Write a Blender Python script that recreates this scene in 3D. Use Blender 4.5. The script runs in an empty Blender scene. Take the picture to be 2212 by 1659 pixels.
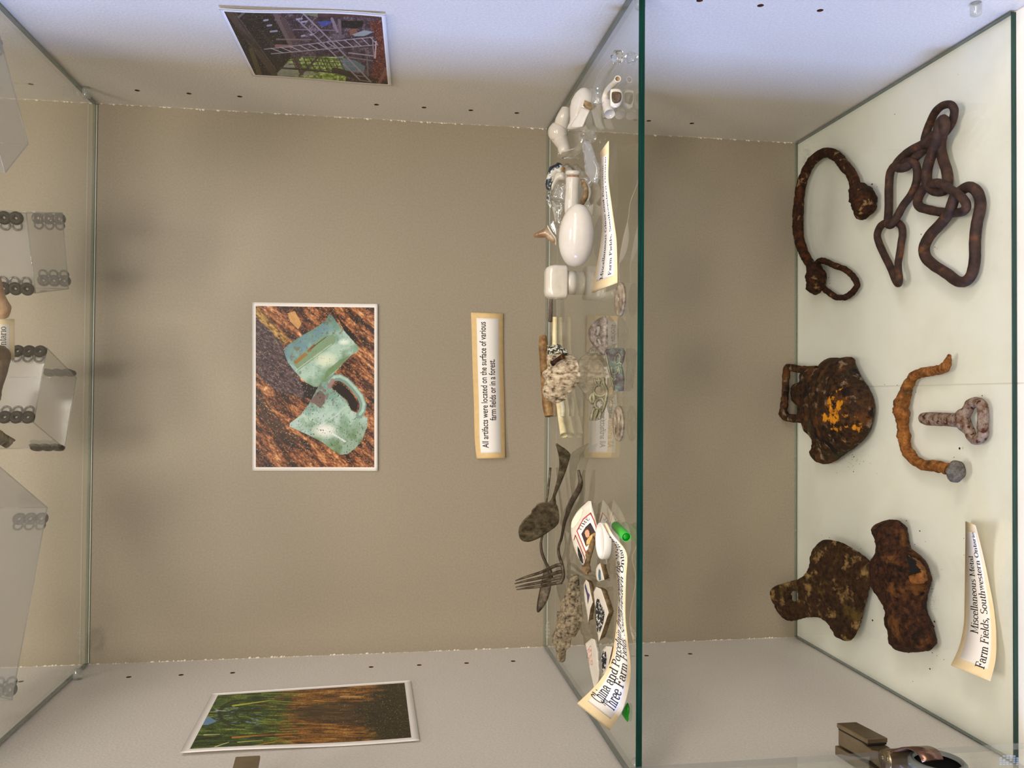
import bpy, math, random
import numpy as np
from mathutils import Vector, noise as mn
from mathutils.geometry import delaunay_2d_cdt
S = bpy.context.scene
C = S.collection
rnd = random.Random(7)

# ------------------------------------------------------------ camera
FPX = 1824.16
CAMP = np.array([-0.0133, -0.91244, 0.47092])
RM = np.array([[0.00687506, -0.15341815, -0.98813744],
               [0.99983217, -0.01572619, 0.00939808],
               [-0.01698147, -0.98803621, 0.15328429]])
cd = bpy.data.cameras.new('camera')
cam = bpy.data.objects.new('camera', cd)
C.objects.link(cam)
from mathutils import Matrix
m4 = Matrix.Identity(4)
for i in range(3):
    for j in range(3):
        m4[i][j] = RM[j][i]
    m4[i][3] = CAMP[i]
cam.matrix_world = m4
cd.sensor_width = 36.0
cd.lens = FPX / 2212 * 36
cd.clip_start = 0.01
S.camera = cam

# ------------------------------------------------------------ view, world, lights
S.view_settings.view_transform = 'Standard'
S.view_settings.look = 'None'
S.view_settings.gamma = 1
S.view_settings.use_curve_mapping = False
S.view_settings.exposure = 0.0
S.cycles.use_denoising = True
S.cycles.max_bounces = 14
S.cycles.transparent_max_bounces = 40
S.cycles.transmission_bounces = 12
S.cycles.caustics_reflective = False
S.cycles.caustics_refractive = False
w = bpy.data.worlds.new('room')
S.world = w
w.use_nodes = True
wn = w.node_tree
bg = wn.nodes['Background']
tc = wn.nodes.new('ShaderNodeTexCoord')
sp = wn.nodes.new('ShaderNodeSeparateXYZ')
cr = wn.nodes.new('ShaderNodeValToRGB')
wn.links.new(tc.outputs['Generated'], sp.inputs[0])
mr = wn.nodes.new('ShaderNodeMapRange')
mr.inputs[1].default_value = -1
mr.inputs[2].default_value = 1
wn.links.new(sp.outputs[2], mr.inputs[0])
wn.links.new(mr.outputs[0], cr.inputs[0])
cr.color_ramp.elements[0].position = 0.3
cr.color_ramp.elements[0].color = (0.24, 0.20, 0.165, 1)
cr.color_ramp.elements[1].position = 0.75
cr.color_ramp.elements[1].color = (0.52, 0.46, 0.38, 1)
wn.links.new(cr.outputs[0], bg.inputs[0])
bg.inputs[1].default_value = 0.8


def area(name, loc, target, sx, sy, power, col):
    l = bpy.data.lights.new(name, 'AREA')
    l.shape = 'RECTANGLE'
    l.size = sx
    l.size_y = sy
    l.energy = power
    l.color = col
    o = bpy.data.objects.new(name, l)
    C.objects.link(o)
    o.location = loc
    d = Vector(target) - Vector(loc)
    o.rotation_euler = d.to_track_quat('-Z', 'Y').to_euler()
    return o


area('ceiling_lamp', (0.1, -1.55, 1.0), (0, 0, 0.75), 1.5, 0.4, 15, (1, 0.91, 0.80))  # added low lamp behind the camera, brightens the upper back wall
area('ceiling_lamp', (-0.1, -1.25, 1.75), (0, 0, 0.1), 0.5, 0.25, 14.5, (1, 0.90, 0.79))  # steep ceiling lamp in front of the cabinet
area('ceiling_lamp', (1.5, -1.5, 1.3), (-0.28, -0.2, 0.4), 0.7, 0.4, 13, (1, 0.90, 0.80))  # added side lamp, brightens the left panel
area('daylight_window', (-2.9, -1.17, 0.35), (0.28, -0.3, 0.2), 0.5, 1.2, 125, (0.32, 0.467, 1.0))


# ------------------------------------------------------------ pixel helpers (frame of the photograph)
def ray(px, py):
    c = np.array([(px - 1106) / FPX, -(py - 829.5) / FPX, -1.0])
    return RM.T @ c


def hit(px, py, P0, n):
    d = ray(px, py)
    P0 = np.array(P0, float)
    n = np.array(n, float)
    return CAMP + d * (n @ (P0 - CAMP)) / (n @ d)


def onZ(px, py, z): return hit(px, py, (0, 0, z), (0, 0, 1))
def onY(px, py, y): return hit(px, py, (0, y, 0), (0, 1, 0))
def onX(px, py, x): return hit(px, py, (x, 0, 0), (1, 0, 0))
def mpp(P): return float(-(RM[2] @ (np.array(P) - CAMP))) / FPX
def crop(x0, y0, s, pts): return [(x0 + p[0] / s, y0 + p[1] / s) + tuple(p[2:]) for p in pts]


def lean(Yc, k, z0):
    """plane that stands on height z0 along depth Yc and rises k per metre of depth"""
    n = np.array([0, -k, 1.0])
    return (np.array([0, Yc, z0]), n / np.linalg.norm(n))


# ------------------------------------------------------------ object helpers
def mesh_obj(name, V, F, mats, parent=None, smooth=True, fm=None, cols=None, origin=None):
    V = np.array(V, float)
    if parent is not None:
        o0 = np.array(parent['_o'])
    elif origin is not None:
        o0 = np.array(origin, float)
    else:
        o0 = np.array([V[:, 0].mean(), V[:, 1].mean(), V[:, 2].min()])
    me = bpy.data.meshes.new(name)
    me.from_pydata([tuple(v) for v in (V - o0)], [], [tuple(int(i) for i in f) for f in F])
    if not isinstance(mats, (list, tuple)):
        mats = [mats]
    for m in mats:
        me.materials.append(m)
    if smooth:
        me.polygons.foreach_set('use_smooth', [True] * len(me.polygons))
    if fm is not None:
        me.polygons.foreach_set('material_index', list(fm))
    if cols is not None:
        a = me.color_attributes.new('Col', 'FLOAT_COLOR', 'POINT')
        a.data.foreach_set('color', np.hstack([cols, np.ones((len(cols), 1))]).astype(np.float32).ravel())
    me.update()
    o = bpy.data.objects.new(name, me)
    C.objects.link(o)
    if parent is not None:
        o.parent = parent
        o['_o'] = [float(v) for v in o0]
    else:
        o.location = o0
        o['_o'] = [float(v) for v in o0]
    return o


def tag(o, label, cat, group=None):
    o['label'] = label
    o['category'] = cat
    if group:
        o['group'] = group
    return o


def thing(name, loc, label, cat, group=None):
    o = bpy.data.objects.new(name, None)
    C.objects.link(o)
    o.location = tuple(loc)
    o.empty_display_size = 0.02
    o['_o'] = [float(v) for v in loc]
    return tag(o, label, cat, group)


def struct(o):
    o['kind'] = 'structure'
    return o


def box_vf(a, b):
    x0, y0, z0 = a
    x1, y1, z1 = b
    V = [(x0, y0, z0), (x1, y0, z0), (x1, y1, z0), (x0, y1, z0), (x0, y0, z1), (x1, y0, z1), (x1, y1, z1), (x0, y1, z1)]
    F = [(0, 3, 2, 1), (4, 5, 6, 7), (0, 1, 5, 4), (1, 2, 6, 5), (2, 3, 7, 6), (3, 0, 4, 7)]
    return V, F


def join(parts):
    V, F = [], []
    for v, f in parts:
        n = len(V)
        V += [tuple(q) for q in v]
        F += [tuple(i + n for i in g) for g in f]
    return V, F


def spline(P, n=8, closed=False):
    P = np.array(P, float)
    m = len(P)
    out = []
    rng = range(m if closed else m - 1)
    for i in rng:
        if closed:
            a, b, c, d = P[i - 1], P[i], P[(i + 1) % m], P[(i + 2) % m]
        else:
            a, b, c, d = P[max(i - 1, 0)], P[i], P[i + 1], P[min(i + 2, m - 1)]
        for k in range(n):
            t = k / n
            out.append(0.5 * ((2 * b) + (-a + c) * t + (2 * a - 5 * b + 4 * c - d) * t * t + (-a + 3 * b - 3 * c + d) * t ** 3))
    if not closed:
        out.append(P[-1])
    return np.array(out)


def tube_vf(P, R, closed=False, n=16, sub=8, lump=0.0, lscale=60, flat=None, up=None, seed=0):
    """swept round bar through P with radius R per point; lump = relative surface roughness"""
    P = np.array(P, float)
    R = np.ones(len(P)) * R if np.isscalar(R) else np.array(R, float)
    Q = spline(np.hstack([P, R[:, None]]), sub, closed)
    P, R = Q[:, :3], np.maximum(Q[:, 3], 1e-5)
    m = len(P)
    T = np.zeros_like(P)
    for i in range(m):
        a = P[(i + 1) % m] if closed or i < m - 1 else P[i]
        b = P[i - 1] if closed or i > 0 else P[i]
        T[i] = (a - b) / (np.linalg.norm(a - b) + 1e-12)
    u = np.array(up if up is not None else (0, 0, 1.0), float)
    V = []
    for i in range(m):
        u = u - T[i] * (u @ T[i])
        if np.linalg.norm(u) < 1e-4:
            u = np.array([1, 0, 0.]) - T[i] * T[i][0]
        u = u / np.linalg.norm(u)
        s = np.cross(T[i], u)
        for k in range(n):
            a = 2 * math.pi * k / n
            d = u * math.sin(a) * (flat if flat else 1) + s * math.cos(a)
            r = R[i]
            if lump:
                q = P[i] + d * r
                r *= 1 + lump * (mn.noise(Vector(q * lscale) + Vector((seed, 0, 0))) + 0.6 * mn.noise(Vector(q * lscale * 2.7)) + 0.35 * mn.noise(Vector(q * lscale * 6)))
            V.append(P[i] + d * r)
    F = []
    for i in range(m if closed else m - 1):
        j = (i + 1) % m
        for k in range(n):
            F.append((i * n + k, j * n + k, j * n + (k + 1) % n, i * n + (k + 1) % n))
    if not closed:
        V.append(P[0] - T[0] * R[0] * 0.3)
        V.append(P[-1] + T[-1] * R[-1] * 0.3)
        a, b = len(V) - 2, len(V) - 1
        for k in range(n):
            F.append((a, k, (k + 1) % n)[::-1])
            F.append((b, (m - 1) * n + k, (m - 1) * n + (k + 1) % n))
    return V, F


def lathe_vf(prof, O, A, n=32, squash=None, caps=True):
    """prof = (distance along axis A, radius) from point O"""
    A = np.array(A, float)
    A /= np.linalg.norm(A)
    u = np.cross(A, (0, 0, 1.0))
    if np.linalg.norm(u) < 1e-3:
        u = np.array([1.0, 0, 0])
    u /= np.linalg.norm(u)
    v = np.cross(A, u)
    V, F = [], []
    sq = squash or 1.0
    for (h, r) in prof:
        for k in range(n):
            a = 2 * math.pi * k / n
            V.append(np.array(O) + A * h + (u * math.cos(a) + v * math.sin(a) * sq) * r)
    for i in range(len(prof) - 1):
        for k in range(n):
            F.append((i * n + k, i * n + (k + 1) % n, (i + 1) * n + (k + 1) % n, (i + 1) * n + k))
    if caps:
        F.append(tuple(range(n))[::-1])
        F.append(tuple((len(prof) - 1) * n + k for k in range(n)))
    return V, F


def inside(P, poly):
    x, y = P[:, 0], P[:, 1]
    r = np.zeros(len(P), bool)
    q = np.array(poly)
    for i in range(len(q)):
        x0, y0 = q[i - 1]
        x1, y1 = q[i]
        if y0 == y1:
            continue
        c = ((y0 > y) != (y1 > y)) & (x < (x1 - x0) * (y - y0) / (y1 - y0) + x0)
        r ^= c
    return r


def bdist(P, loops):
    d = np.full(len(P), 1e9)
    for q in loops:
        q = np.array(q)
        for i in range(len(q)):
            a, b = q[i - 1], q[i]
            ab = b - a
            t = np.clip(((P - a) @ ab) / (ab @ ab + 1e-18), 0, 1)
            d = np.minimum(d, np.linalg.norm(P - a - t[:, None] * ab, axis=1))
    return d


def resample(q, step):
    q = np.array(q, float)
    out = []
    for i in range(len(q)):
        a, b = q[i], q[(i + 1) % len(q)]
        k = max(1, int(np.linalg.norm(b - a) / step))
        for j in range(k):
            out.append(a + (b - a) * j / k)
    return out


def tri2d(outer, holes, step, inner=True):
    loops = [outer] + list(holes)
    pts, edges = [], []
    for lp in loops:
        n0 = len(pts)
        pts += [Vector((float(p[0]), float(p[1]))) for p in lp]
        edges += [(n0 + i, n0 + (i + 1) % len(lp)) for i in range(len(lp))]
    if inner:
        a = np.array(outer)
        lo, hi = a.min(0), a.max(0)
        gx = np.arange(lo[0], hi[0], step)
        gy = np.arange(lo[1], hi[1], step * 0.87)
        G = np.array([(x + (step / 2 if j % 2 else 0), y) for j, y in enumerate(gy) for x in gx])
        if len(G):
            ok = inside(G, outer)
            for h in holes:
                ok &= ~inside(G, h)
            G = G[ok]
        if len(G):
            G = G[bdist(G, loops) > step * 0.55]
        pts += [Vector((float(p[0]), float(p[1]))) for p in G]
    r = delaunay_2d_cdt(pts, edges, [], 0, 1e-7)
    V = np.array([(v[0], v[1]) for v in r[0]])
    T = [tuple(f) for f in r[2]]
    cen = np.array([V[list(f)].mean(0) for f in T])
    ok = inside(cen, outer)
    for h in holes:
        ok &= ~inside(cen, h)
    F = []
    for f, k in zip(T, ok):
        if k:
            a, b, c = V[f[0]], V[f[1]], V[f[2]]
            if (b[0] - a[0]) * (c[1] - a[1]) - (b[1] - a[1]) * (c[0] - a[0]) < 0:
                f = f[::-1]
            F.append(f)
    return V, F, loops


def plane_frame(plane):
    P0, n = np.array(plane[0], float), np.array(plane[1], float)
    n /= np.linalg.norm(n)
    u = np.cross(np.array([0, 1.0, 0]) if abs(n[1]) < 0.9 else np.array([0, 0, 1.0]), n)
    u /= np.linalg.norm(u)
    v = np.cross(n, u)
    return P0, u, v, n


def pillow(name, px, plane, top, bot, mats, holes=(), parent=None, step=0.0022, R=0.008, smooth_outline=True,
           rough=0.0, rscale=90, flatbot=True, topfn=None, power=2.0, sub=4, smooth=True, edge=0.0, warp=None, jag=0.0):
    """solid body whose outline was taken on a real plane; domed up by top and down by bot"""
    P0, u, v, n = plane_frame(plane)

    def loc(pp):
        q = [hit(p[0], p[1], P0, n) - P0 for p in pp]
        q = np.array([(a @ u, a @ v) for a in q])
        if smooth_outline:
            q = spline(q, sub, True)
        q = np.array(resample(q, step))
        if jag:
            q = q + np.array([[mn.noise(Vector((a[0] * 300, a[1] * 300, 3))), mn.noise(Vector((a[0] * 300, a[1] * 300, 9)))] for a in q]) * jag
        return q
    outer = loc(px)
    hs = [loc(h) for h in holes]
    V2, F2, loops = tri2d(outer, hs, step)
    d = bdist(V2, loops)
    t = np.clip(d / R, 0, 1)
    prof = (1 - (1 - t) ** power) ** (1 / power)
    W3 = P0 + V2[:, :1] * u + V2[:, 1:] * v
    nz = np.array([mn.noise(Vector(p * rscale)) + 0.6 * mn.noise(Vector(p * rscale * 2.3)) + 0.4 * mn.noise(Vector(p * rscale * 5)) for p in W3]) if rough else np.zeros(len(W3))
    ht = edge + prof * (top - edge) + rough * nz * np.clip(t * 3, 0.15, 1)
    if topfn:
        ht = ht + topfn(V2, W3, t)
    hb = -(prof if not flatbot else np.clip(t * 4, 0, 1)) * bot - 0.0
    A = W3 + ht[:, None] * n
    B = W3 + hb[:, None] * n
    if warp:
        A, B = warp(A), warp(B)
    N = len(V2)
    F = [tuple(f) for f in F2] + [tuple(i + N for i in f[::-1]) for f in F2]
    cnt = {}
    for f in F2:
        for i in range(3):
            e = (f[i], f[(i + 1) % 3])
            cnt[e] = 1
    two = 1 if isinstance(mats, (list, tuple)) and len(mats) > 1 else 0
    fm = [0] * len(F2) + [two] * len(F2)
    for (a, b) in list(cnt):
        if (b, a) not in cnt:
            F.append((b, a, a + N, b + N))
            fm.append(1 if isinstance(mats, (list, tuple)) and len(mats) > 1 else 0)
    return mesh_obj(name, np.vstack([A, B]), F, mats, parent, smooth=smooth, fm=fm)


# ------------------------------------------------------------ materials
def lin(c):
    c = np.array(c, float)
    if c.max() > 1.001:
        c = c / 255.0
    return np.where(c <= 0.04045, c / 12.92, ((c + 0.055) / 1.055) ** 2.4)


def L4(c): return tuple(float(x) for x in lin(c)) + (1.0,)


def mat(name, col, rough=0.5, metal=0.0, spec=0.5, bump=0.0, bscale=200, cols=None, nscale=60, trans=0.0, ior=1.45, detail=8, coat=0.0, alpha=1.0, sss=0.0, stops=None, stretch=None, rvar=0.0, ndist=0.0):
    m = bpy.data.materials.new(name)
    m.use_nodes = True
    nt = m.node_tree
    b = nt.nodes['Principled BSDF']
    b.inputs['Base Color'].default_value = L4(col)
    b.inputs['Roughness'].default_value = rough
    b.inputs['Metallic'].default_value = metal
    b.inputs['Specular IOR Level'].default_value = spec
    b.inputs['Transmission Weight'].default_value = trans
    b.inputs['IOR'].default_value = ior
    b.inputs['Coat Weight'].default_value = coat
    b.inputs['Alpha'].default_value = alpha
    if sss:
        b.inputs['Subsurface Weight'].default_value = sss
        b.inputs['Subsurface Scale'].default_value = 0.003
    tc = nt.nodes.new('ShaderNodeTexCoord')
    src = tc.outputs['Object']
    if stretch:
        mp = nt.nodes.new('ShaderNodeMapping')
        mp.inputs['Scale'].default_value = stretch
        nt.links.new(src, mp.inputs[0])
        src = mp.outputs[0]
    if cols:
        n = nt.nodes.new('ShaderNodeTexNoise')
        n.inputs['Scale'].default_value = nscale
        n.inputs['Detail'].default_value = detail
        n.inputs['Roughness'].default_value = 0.65
        n.inputs['Distortion'].default_value = ndist
        nt.links.new(src, n.inputs['Vector'])
        r = nt.nodes.new('ShaderNodeValToRGB')
        e = r.color_ramp.elements
        cs = list(cols)
        st = stops or [0.3 + 0.4 * i / (len(cs) - 1) for i in range(len(cs))]
        while len(e) < len(cs):
            e.new(0.5)
        for i, c in enumerate(cs):
            e[i].position = st[i]
            e[i].color = L4(c)
        nt.links.new(n.outputs[0], r.inputs[0])
        nt.links.new(r.outputs[0], b.inputs['Base Color'])
        if rvar:
            mm = nt.nodes.new('ShaderNodeMath')
            mm.operation = 'MULTIPLY_ADD'
            mm.inputs[1].default_value = rvar
            mm.inputs[2].default_value = rough
            nt.links.new(n.outputs[0], mm.inputs[0])
            nt.links.new(mm.outputs[0], b.inputs['Roughness'])
    if bump:
        n2 = nt.nodes.new('ShaderNodeTexNoise')
        n2.inputs['Scale'].default_value = bscale
        n2.inputs['Detail'].default_value = 6
        nt.links.new(src, n2.inputs['Vector'])
        bp = nt.nodes.new('ShaderNodeBump')
        bp.inputs['Strength'].default_value = 1
        bp.inputs['Distance'].default_value = bump
        nt.links.new(n2.outputs[0], bp.inputs['Height'])
        nt.links.new(bp.outputs[0], b.inputs['Normal'])
    return m


def patches(m, col, nscale, lo, hi, center=None, radius=None, seed=0.0, detail=5):
    """overlay irregular patches of another colour where a second noise is high, optionally only within radius of a spot"""
    nt = m.node_tree
    b = nt.nodes['Principled BSDF']
    old = b.inputs['Base Color'].links[0].from_socket
    tc = nt.nodes.new('ShaderNodeTexCoord')
    mp = nt.nodes.new('ShaderNodeMapping')
    mp.inputs['Location'].default_value = (seed, seed * 2, 0)
    nt.links.new(tc.outputs['Object'], mp.inputs[0])
    n = nt.nodes.new('ShaderNodeTexNoise')
    n.inputs['Scale'].default_value = nscale
    n.inputs['Detail'].default_value = detail
    n.inputs['Roughness'].default_value = 0.62
    nt.links.new(mp.outputs[0], n.inputs['Vector'])
    val = n.outputs[0]
    if center is not None:
        d = nt.nodes.new('ShaderNodeVectorMath')
        d.operation = 'DISTANCE'
        d.inputs[1].default_value = center
        nt.links.new(tc.outputs['Object'], d.inputs[0])
        r = nt.nodes.new('ShaderNodeMapRange')
        r.inputs[1].default_value = 0
        r.inputs[2].default_value = radius
        r.inputs[3].default_value = 0.12
        r.inputs[4].default_value = -0.3
        r.clamp = True
        nt.links.new(d.outputs['Value'], r.inputs[0])
        ad = nt.nodes.new('ShaderNodeMath')
        nt.links.new(val, ad.inputs[0])
        nt.links.new(r.outputs[0], ad.inputs[1])
        val = ad.outputs[0]
    mr = nt.nodes.new('ShaderNodeMapRange')
    mr.inputs[1].default_value = lo
    mr.inputs[2].default_value = hi
    nt.links.new(val, mr.inputs[0])
    mx = nt.nodes.new('ShaderNodeMix')
    mx.data_type = 'RGBA'
    nt.links.new(mr.outputs[0], mx.inputs[0])
    nt.links.new(old, mx.inputs[6])
    mx.inputs[7].default_value = L4(col)
    nt.links.new(mx.outputs[2], b.inputs['Base Color'])
    return m


def pane_mat(name, tint, gcol=(1, 1, 1), frost=0.0, frostcol=(0.8, 0.8, 0.8), rough=0.0, ior=1.42, lo=0.0):
    """clear sheet: straight see-through with a Fresnel mirror on top; frost adds a milky veil"""
    m = bpy.data.materials.new(name)
    m.use_nodes = True
    nt = m.node_tree
    for n in list(nt.nodes):
        nt.nodes.remove(n)
    out = nt.nodes.new('ShaderNodeOutputMaterial')
    tr = nt.nodes.new('ShaderNodeBsdfTransparent')
    tr.inputs[0].default_value = tuple(tint) + (1,)
    gl = nt.nodes.new('ShaderNodeBsdfGlossy')
    gl.inputs['Color'].default_value = tuple(gcol) + (1,)
    gl.inputs['Roughness'].default_value = rough
    fr = nt.nodes.new('ShaderNodeFresnel')
    fr.inputs[0].default_value = ior
    ge = nt.nodes.new('ShaderNodeNewGeometry')
    io = nt.nodes.new('ShaderNodeMath')
    io.operation = 'MULTIPLY_ADD'
    io.inputs[1].default_value = 1 / ior - ior
    io.inputs[2].default_value = ior
    nt.links.new(ge.outputs['Backfacing'], io.inputs[0])
    nt.links.new(io.outputs[0], fr.inputs[0])
    base = tr.outputs[0]
    if frost:
        df = nt.nodes.new('ShaderNodeBsdfDiffuse')
        df.inputs[0].default_value = tuple(frostcol) + (1,)
        tl = nt.nodes.new('ShaderNodeBsdfTranslucent')
        tl.inputs[0].default_value = tuple(frostcol) + (1,)
        a = nt.nodes.new('ShaderNodeMixShader')
        a.inputs[0].default_value = 0.5
        nt.links.new(df.outputs[0], a.inputs[1])
        nt.links.new(tl.outputs[0], a.inputs[2])
        mx0 = nt.nodes.new('ShaderNodeMixShader')
        mx0.inputs[0].default_value = frost
        nt.links.new(tr.outputs[0], mx0.inputs[1])
        nt.links.new(a.outputs[0], mx0.inputs[2])
        base = mx0.outputs[0]
    mx = nt.nodes.new('ShaderNodeMixShader')
    if lo:
        ad = nt.nodes.new('ShaderNodeMath')
        ad.operation = 'ADD'
        ad.use_clamp = True
        ad.inputs[1].default_value = lo
        nt.links.new(fr.outputs[0], ad.inputs[0])
        nt.links.new(ad.outputs[0], mx.inputs[0])
    else:
        nt.links.new(fr.outputs[0], mx.inputs[0])
    nt.links.new(base, mx.inputs[1])
    nt.links.new(gl.outputs[0], mx.inputs[2])
    nt.links.new(mx.outputs[0], out.inputs[0])
    return m


def wall_mat(name, base, speck, bump, flake=True):
    m = mat(name, base, rough=0.42, spec=0.45, bump=bump, bscale=420)
    nt = m.node_tree
    b = nt.nodes['Principled BSDF']
    tc = nt.nodes.new('ShaderNodeTexCoord')
    n = nt.nodes.new('ShaderNodeTexNoise')
    n.inputs['Scale'].default_value = 520
    n.inputs['Detail'].default_value = 3
    nt.links.new(tc.outputs['Object'], n.inputs['Vector'])
    r = nt.nodes.new('ShaderNodeValToRGB')
    e = r.color_ramp.elements
    e[0].position = 0.3
    e[0].color = L4([c * 0.93 for c in base])
    e[1].position = 0.72
    e[1].color = L4(base)
    if flake:
        x = e.new(0.84)
        x.color = L4(speck)
    n3 = nt.nodes.new('ShaderNodeTexNoise')
    n3.inputs['Scale'].default_value = 4
    n3.inputs['Detail'].default_value = 3
    nt.links.new(tc.outputs['Object'], n3.inputs['Vector'])
    nt.links.new(n.outputs[0], r.inputs[0])
    nt.links.new(r.outputs[0], b.inputs['Base Color'])
    return m


M = {}
M['wall'] = wall_mat('side_panel_laminate', (225, 220, 213), (250, 248, 244), 0.0002)
M['back'] = wall_mat('back_panel_laminate', (160, 149, 130), (170, 159, 141), 0.00005, False)
M['hole'] = mat('raw_chipboard_hole', (92, 52, 30), 0.9)
M['chip'] = mat('chipped_edge', (232, 222, 204), 0.8)
M['floor'] = mat('white_base', (236, 232, 224), 0.55, bump=0.0001, bscale=300)
M['liner'] = mat('paper_liner', (236, 231, 214), 0.7, cols=[(244, 240, 232), (251, 248, 242), (253, 251, 248)], nscale=14, bump=0.00012, bscale=500)
M['pane'] = pane_mat('clear_glass_sheet', (0.975, 0.988, 0.972))
M['pane_edge'] = mat('green_glass_edge', (4, 62, 50), 0.12, spec=0.6, cols=[(0, 30, 26), (2, 50, 42), (6, 74, 62)], nscale=18, stretch=(1, 1, 60))
M['pane_side'] = mat('grey_green_glass_edge', (58, 78, 74), 0.2, spec=0.6, cols=[(34, 50, 48), (70, 92, 88), (120, 140, 134)], nscale=25, stretch=(1, 1, 90))
M['pane_back'] = pane_mat('pale_glass_edge', (0.8, 0.88, 0.84), frost=0.05, frostcol=(0.4, 0.5, 0.45))
M['arris'] = mat('bright_glass_arris', (214, 222, 212), 0.3)  # opaque pale strip, paints the glint along the back glass edge
M['arris_dark'] = mat('dark_glass_arris', (70, 78, 68), 0.3)  # opaque dark strip, paints the dim line next to that glint
M['pin'] = pane_mat('clear_plastic_pin', (0.86, 0.88, 0.87), frost=0.28, frostcol=(0.85, 0.86, 0.85), rough=0.1, lo=0.06)
M['etch'] = pane_mat('white_etching', (1, 1, 1), frost=0.4, frostcol=(0.85, 0.9, 0.88))
M['white'] = mat('paper_white', (244, 240, 236), 0.75)
M['ink'] = mat('black_ink', (26, 24, 26), 0.7)
M['card'] = mat('cream_card', (240, 218, 176), 0.75, cols=[(236, 212, 168), (244, 224, 184)], nscale=120)
M['tan'] = mat('tan_card', (222, 190, 136), 0.75, cols=[(216, 184, 128), (228, 198, 146)], nscale=150)

W, D = 0.57, 0.34018
HW = W / 2
TG = 0.0045
ZT, ZM = 0.75949, 0.29315   # underside of the upper sheet / top face of the middle sheet
HS = 0.04829

# ------------------------------------------------------------ cabinet
FRONT = -0.355
YR, YF = -0.04529, -0.31478


def side_wall(name, X, sgn, holes):
    """panel with real drilled shelf-pin holes"""
    y0, y1, z0, z1 = FRONT, 0.0, -0.03, 1.25
    r = 0.0025
    outer = [(y0, z0), (y1, z0), (y1, z1), (y0, z1)]
    hl = [[(y + r * math.cos(a * math.pi / 8), z + r * math.sin(a * math.pi / 8)) for a in range(16)] for y, z in holes]
    V2, F2, _ = tri2d(outer, hl, 1, inner=False)
    V = [(X, p[0], p[1]) for p in V2]
    F = [f if sgn < 0 else f[::-1] for f in F2]
    F = [tuple(f)[::-1] for f in F]
    fm = [0] * len(F)
    for h in hl:
        n0 = len(V)
        V += [(X, p[0], p[1]) for p in h] + [(X + sgn * 0.011, p[0], p[1]) for p in h]
        for k in range(16):
            F.append((n0 + k, n0 + (k + 1) % 16, n0 + 16 + (k + 1) % 16, n0 + 16 + k))
            fm.append(1)
        F.append(tuple(n0 + 16 + k for k in range(16)))
        fm.append(1)
    # outer slab around the inner skin
    b = X + sgn * 0.018
    n0 = len(V)
    V += [(X, y0, z0), (X, y1, z0), (X, y1, z1), (X, y0, z1), (b, y0, z0), (b, y1, z0), (b, y1, z1), (b, y0, z1)]
    for f in [(0, 1, 5, 4), (1, 2, 6, 5), (2, 3, 7, 6), (3, 0, 4, 7), (4, 5, 6, 7)]:
        F.append(tuple(n0 + i for i in f))
        fm.append(0)
    o = mesh_obj(name, V, F, [M['wall'], M['hole']], smooth=False, fm=fm, origin=(X, 0, 0))
    return struct(o)


zs_r = [0.80558] + [0.709 - HS * i for i in range(3)] + [0.47808 - HS * i for i in range(4)] + [0.23826 - HS * i for i in range(3)]
zs_f = [0.23826 - HS * i for i in range(3)]
hr = [(YR, z) for z in zs_r] + [(YF, z) for z in zs_f + [0.47808 - HS * i for i in range(4)]]
side_wall('wall_right', HW, 1, hr)
side_wall('wall_left', -HW, -1, [(YR, z) for z in zs_r])
V, F = box_vf((-HW, 0, -0.03), (HW, 0.012, 1.25))
struct(mesh_obj('wall_back', V, F, M['back'], smooth=False, origin=(0, 0, 0)))
V, F = box_vf((-HW, FRONT - 0.05, -0.03), (HW, 0, -TG - 0.0008))
struct(mesh_obj('floor', V, F, M['floor'], smooth=False, origin=(0, 0, -0.03)))
V, F = box_vf((-HW - 0.018, FRONT, 1.25), (HW + 0.018, 0.012, 1.268))
struct(mesh_obj('ceiling', V, F, M['back'], smooth=False, origin=(0, 0, 1.25)))


def ragged(name, X, sgn, z0, z1, seed):
    """thin strip of chipped laminate down the corner"""
    r = random.Random(seed)
    V, F = [], []
    z = z0
    while z < z1:
        h = r.uniform(0.0015, 0.005)
        wd = r.choice([0.0003, 0.0005, 0.0009, 0.0013, 0.0018]) * r.uniform(0.6, 1.1)
        if r.random() < 0.75:
            n = len(V)
            V += [(X, -0.0001, z), (X + sgn * wd, -0.0006, z + h * .3), (X + sgn * wd * .7, -0.0006, z + h * .8), (X, -0.0001, z + h), (X, -0.0010, z + h * .5)]
            F += [(n, n + 1, n + 4), (n + 1, n + 2, n + 4), (n + 2, n + 3, n + 4), (n, n + 3, n + 2, n + 1)]
        z += h
    return struct(mesh_obj(name, V, F, M['chip'], smooth=False, origin=(X, 0, z0)))


ragged('trim_1', HW, -1, 0.0, 1.0, 3)
ragged('trim_2', -HW, 1, 0.0, 1.0, 4)

# two liner sheets under the lower glass, meeting near the middle
for x0, x1, dz, lb in ((0.0012, HW - 0.001, 0.0, 'cream paper liner sheet under the glass, below the rusty chain'),
                       (-HW + 0.001, 0.0, 0.0, 'cream paper liner sheet under the glass, below the rusty plough share')):
    V, F = box_vf((x0, FRONT - 0.045, -TG - 0.0007), (x1, -0.001, -TG - 0.0002))
    tag(mesh_obj('liner_sheet', V, F, M['liner'], smooth=False), lb, 'liner paper', 'liner sheets')


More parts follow.
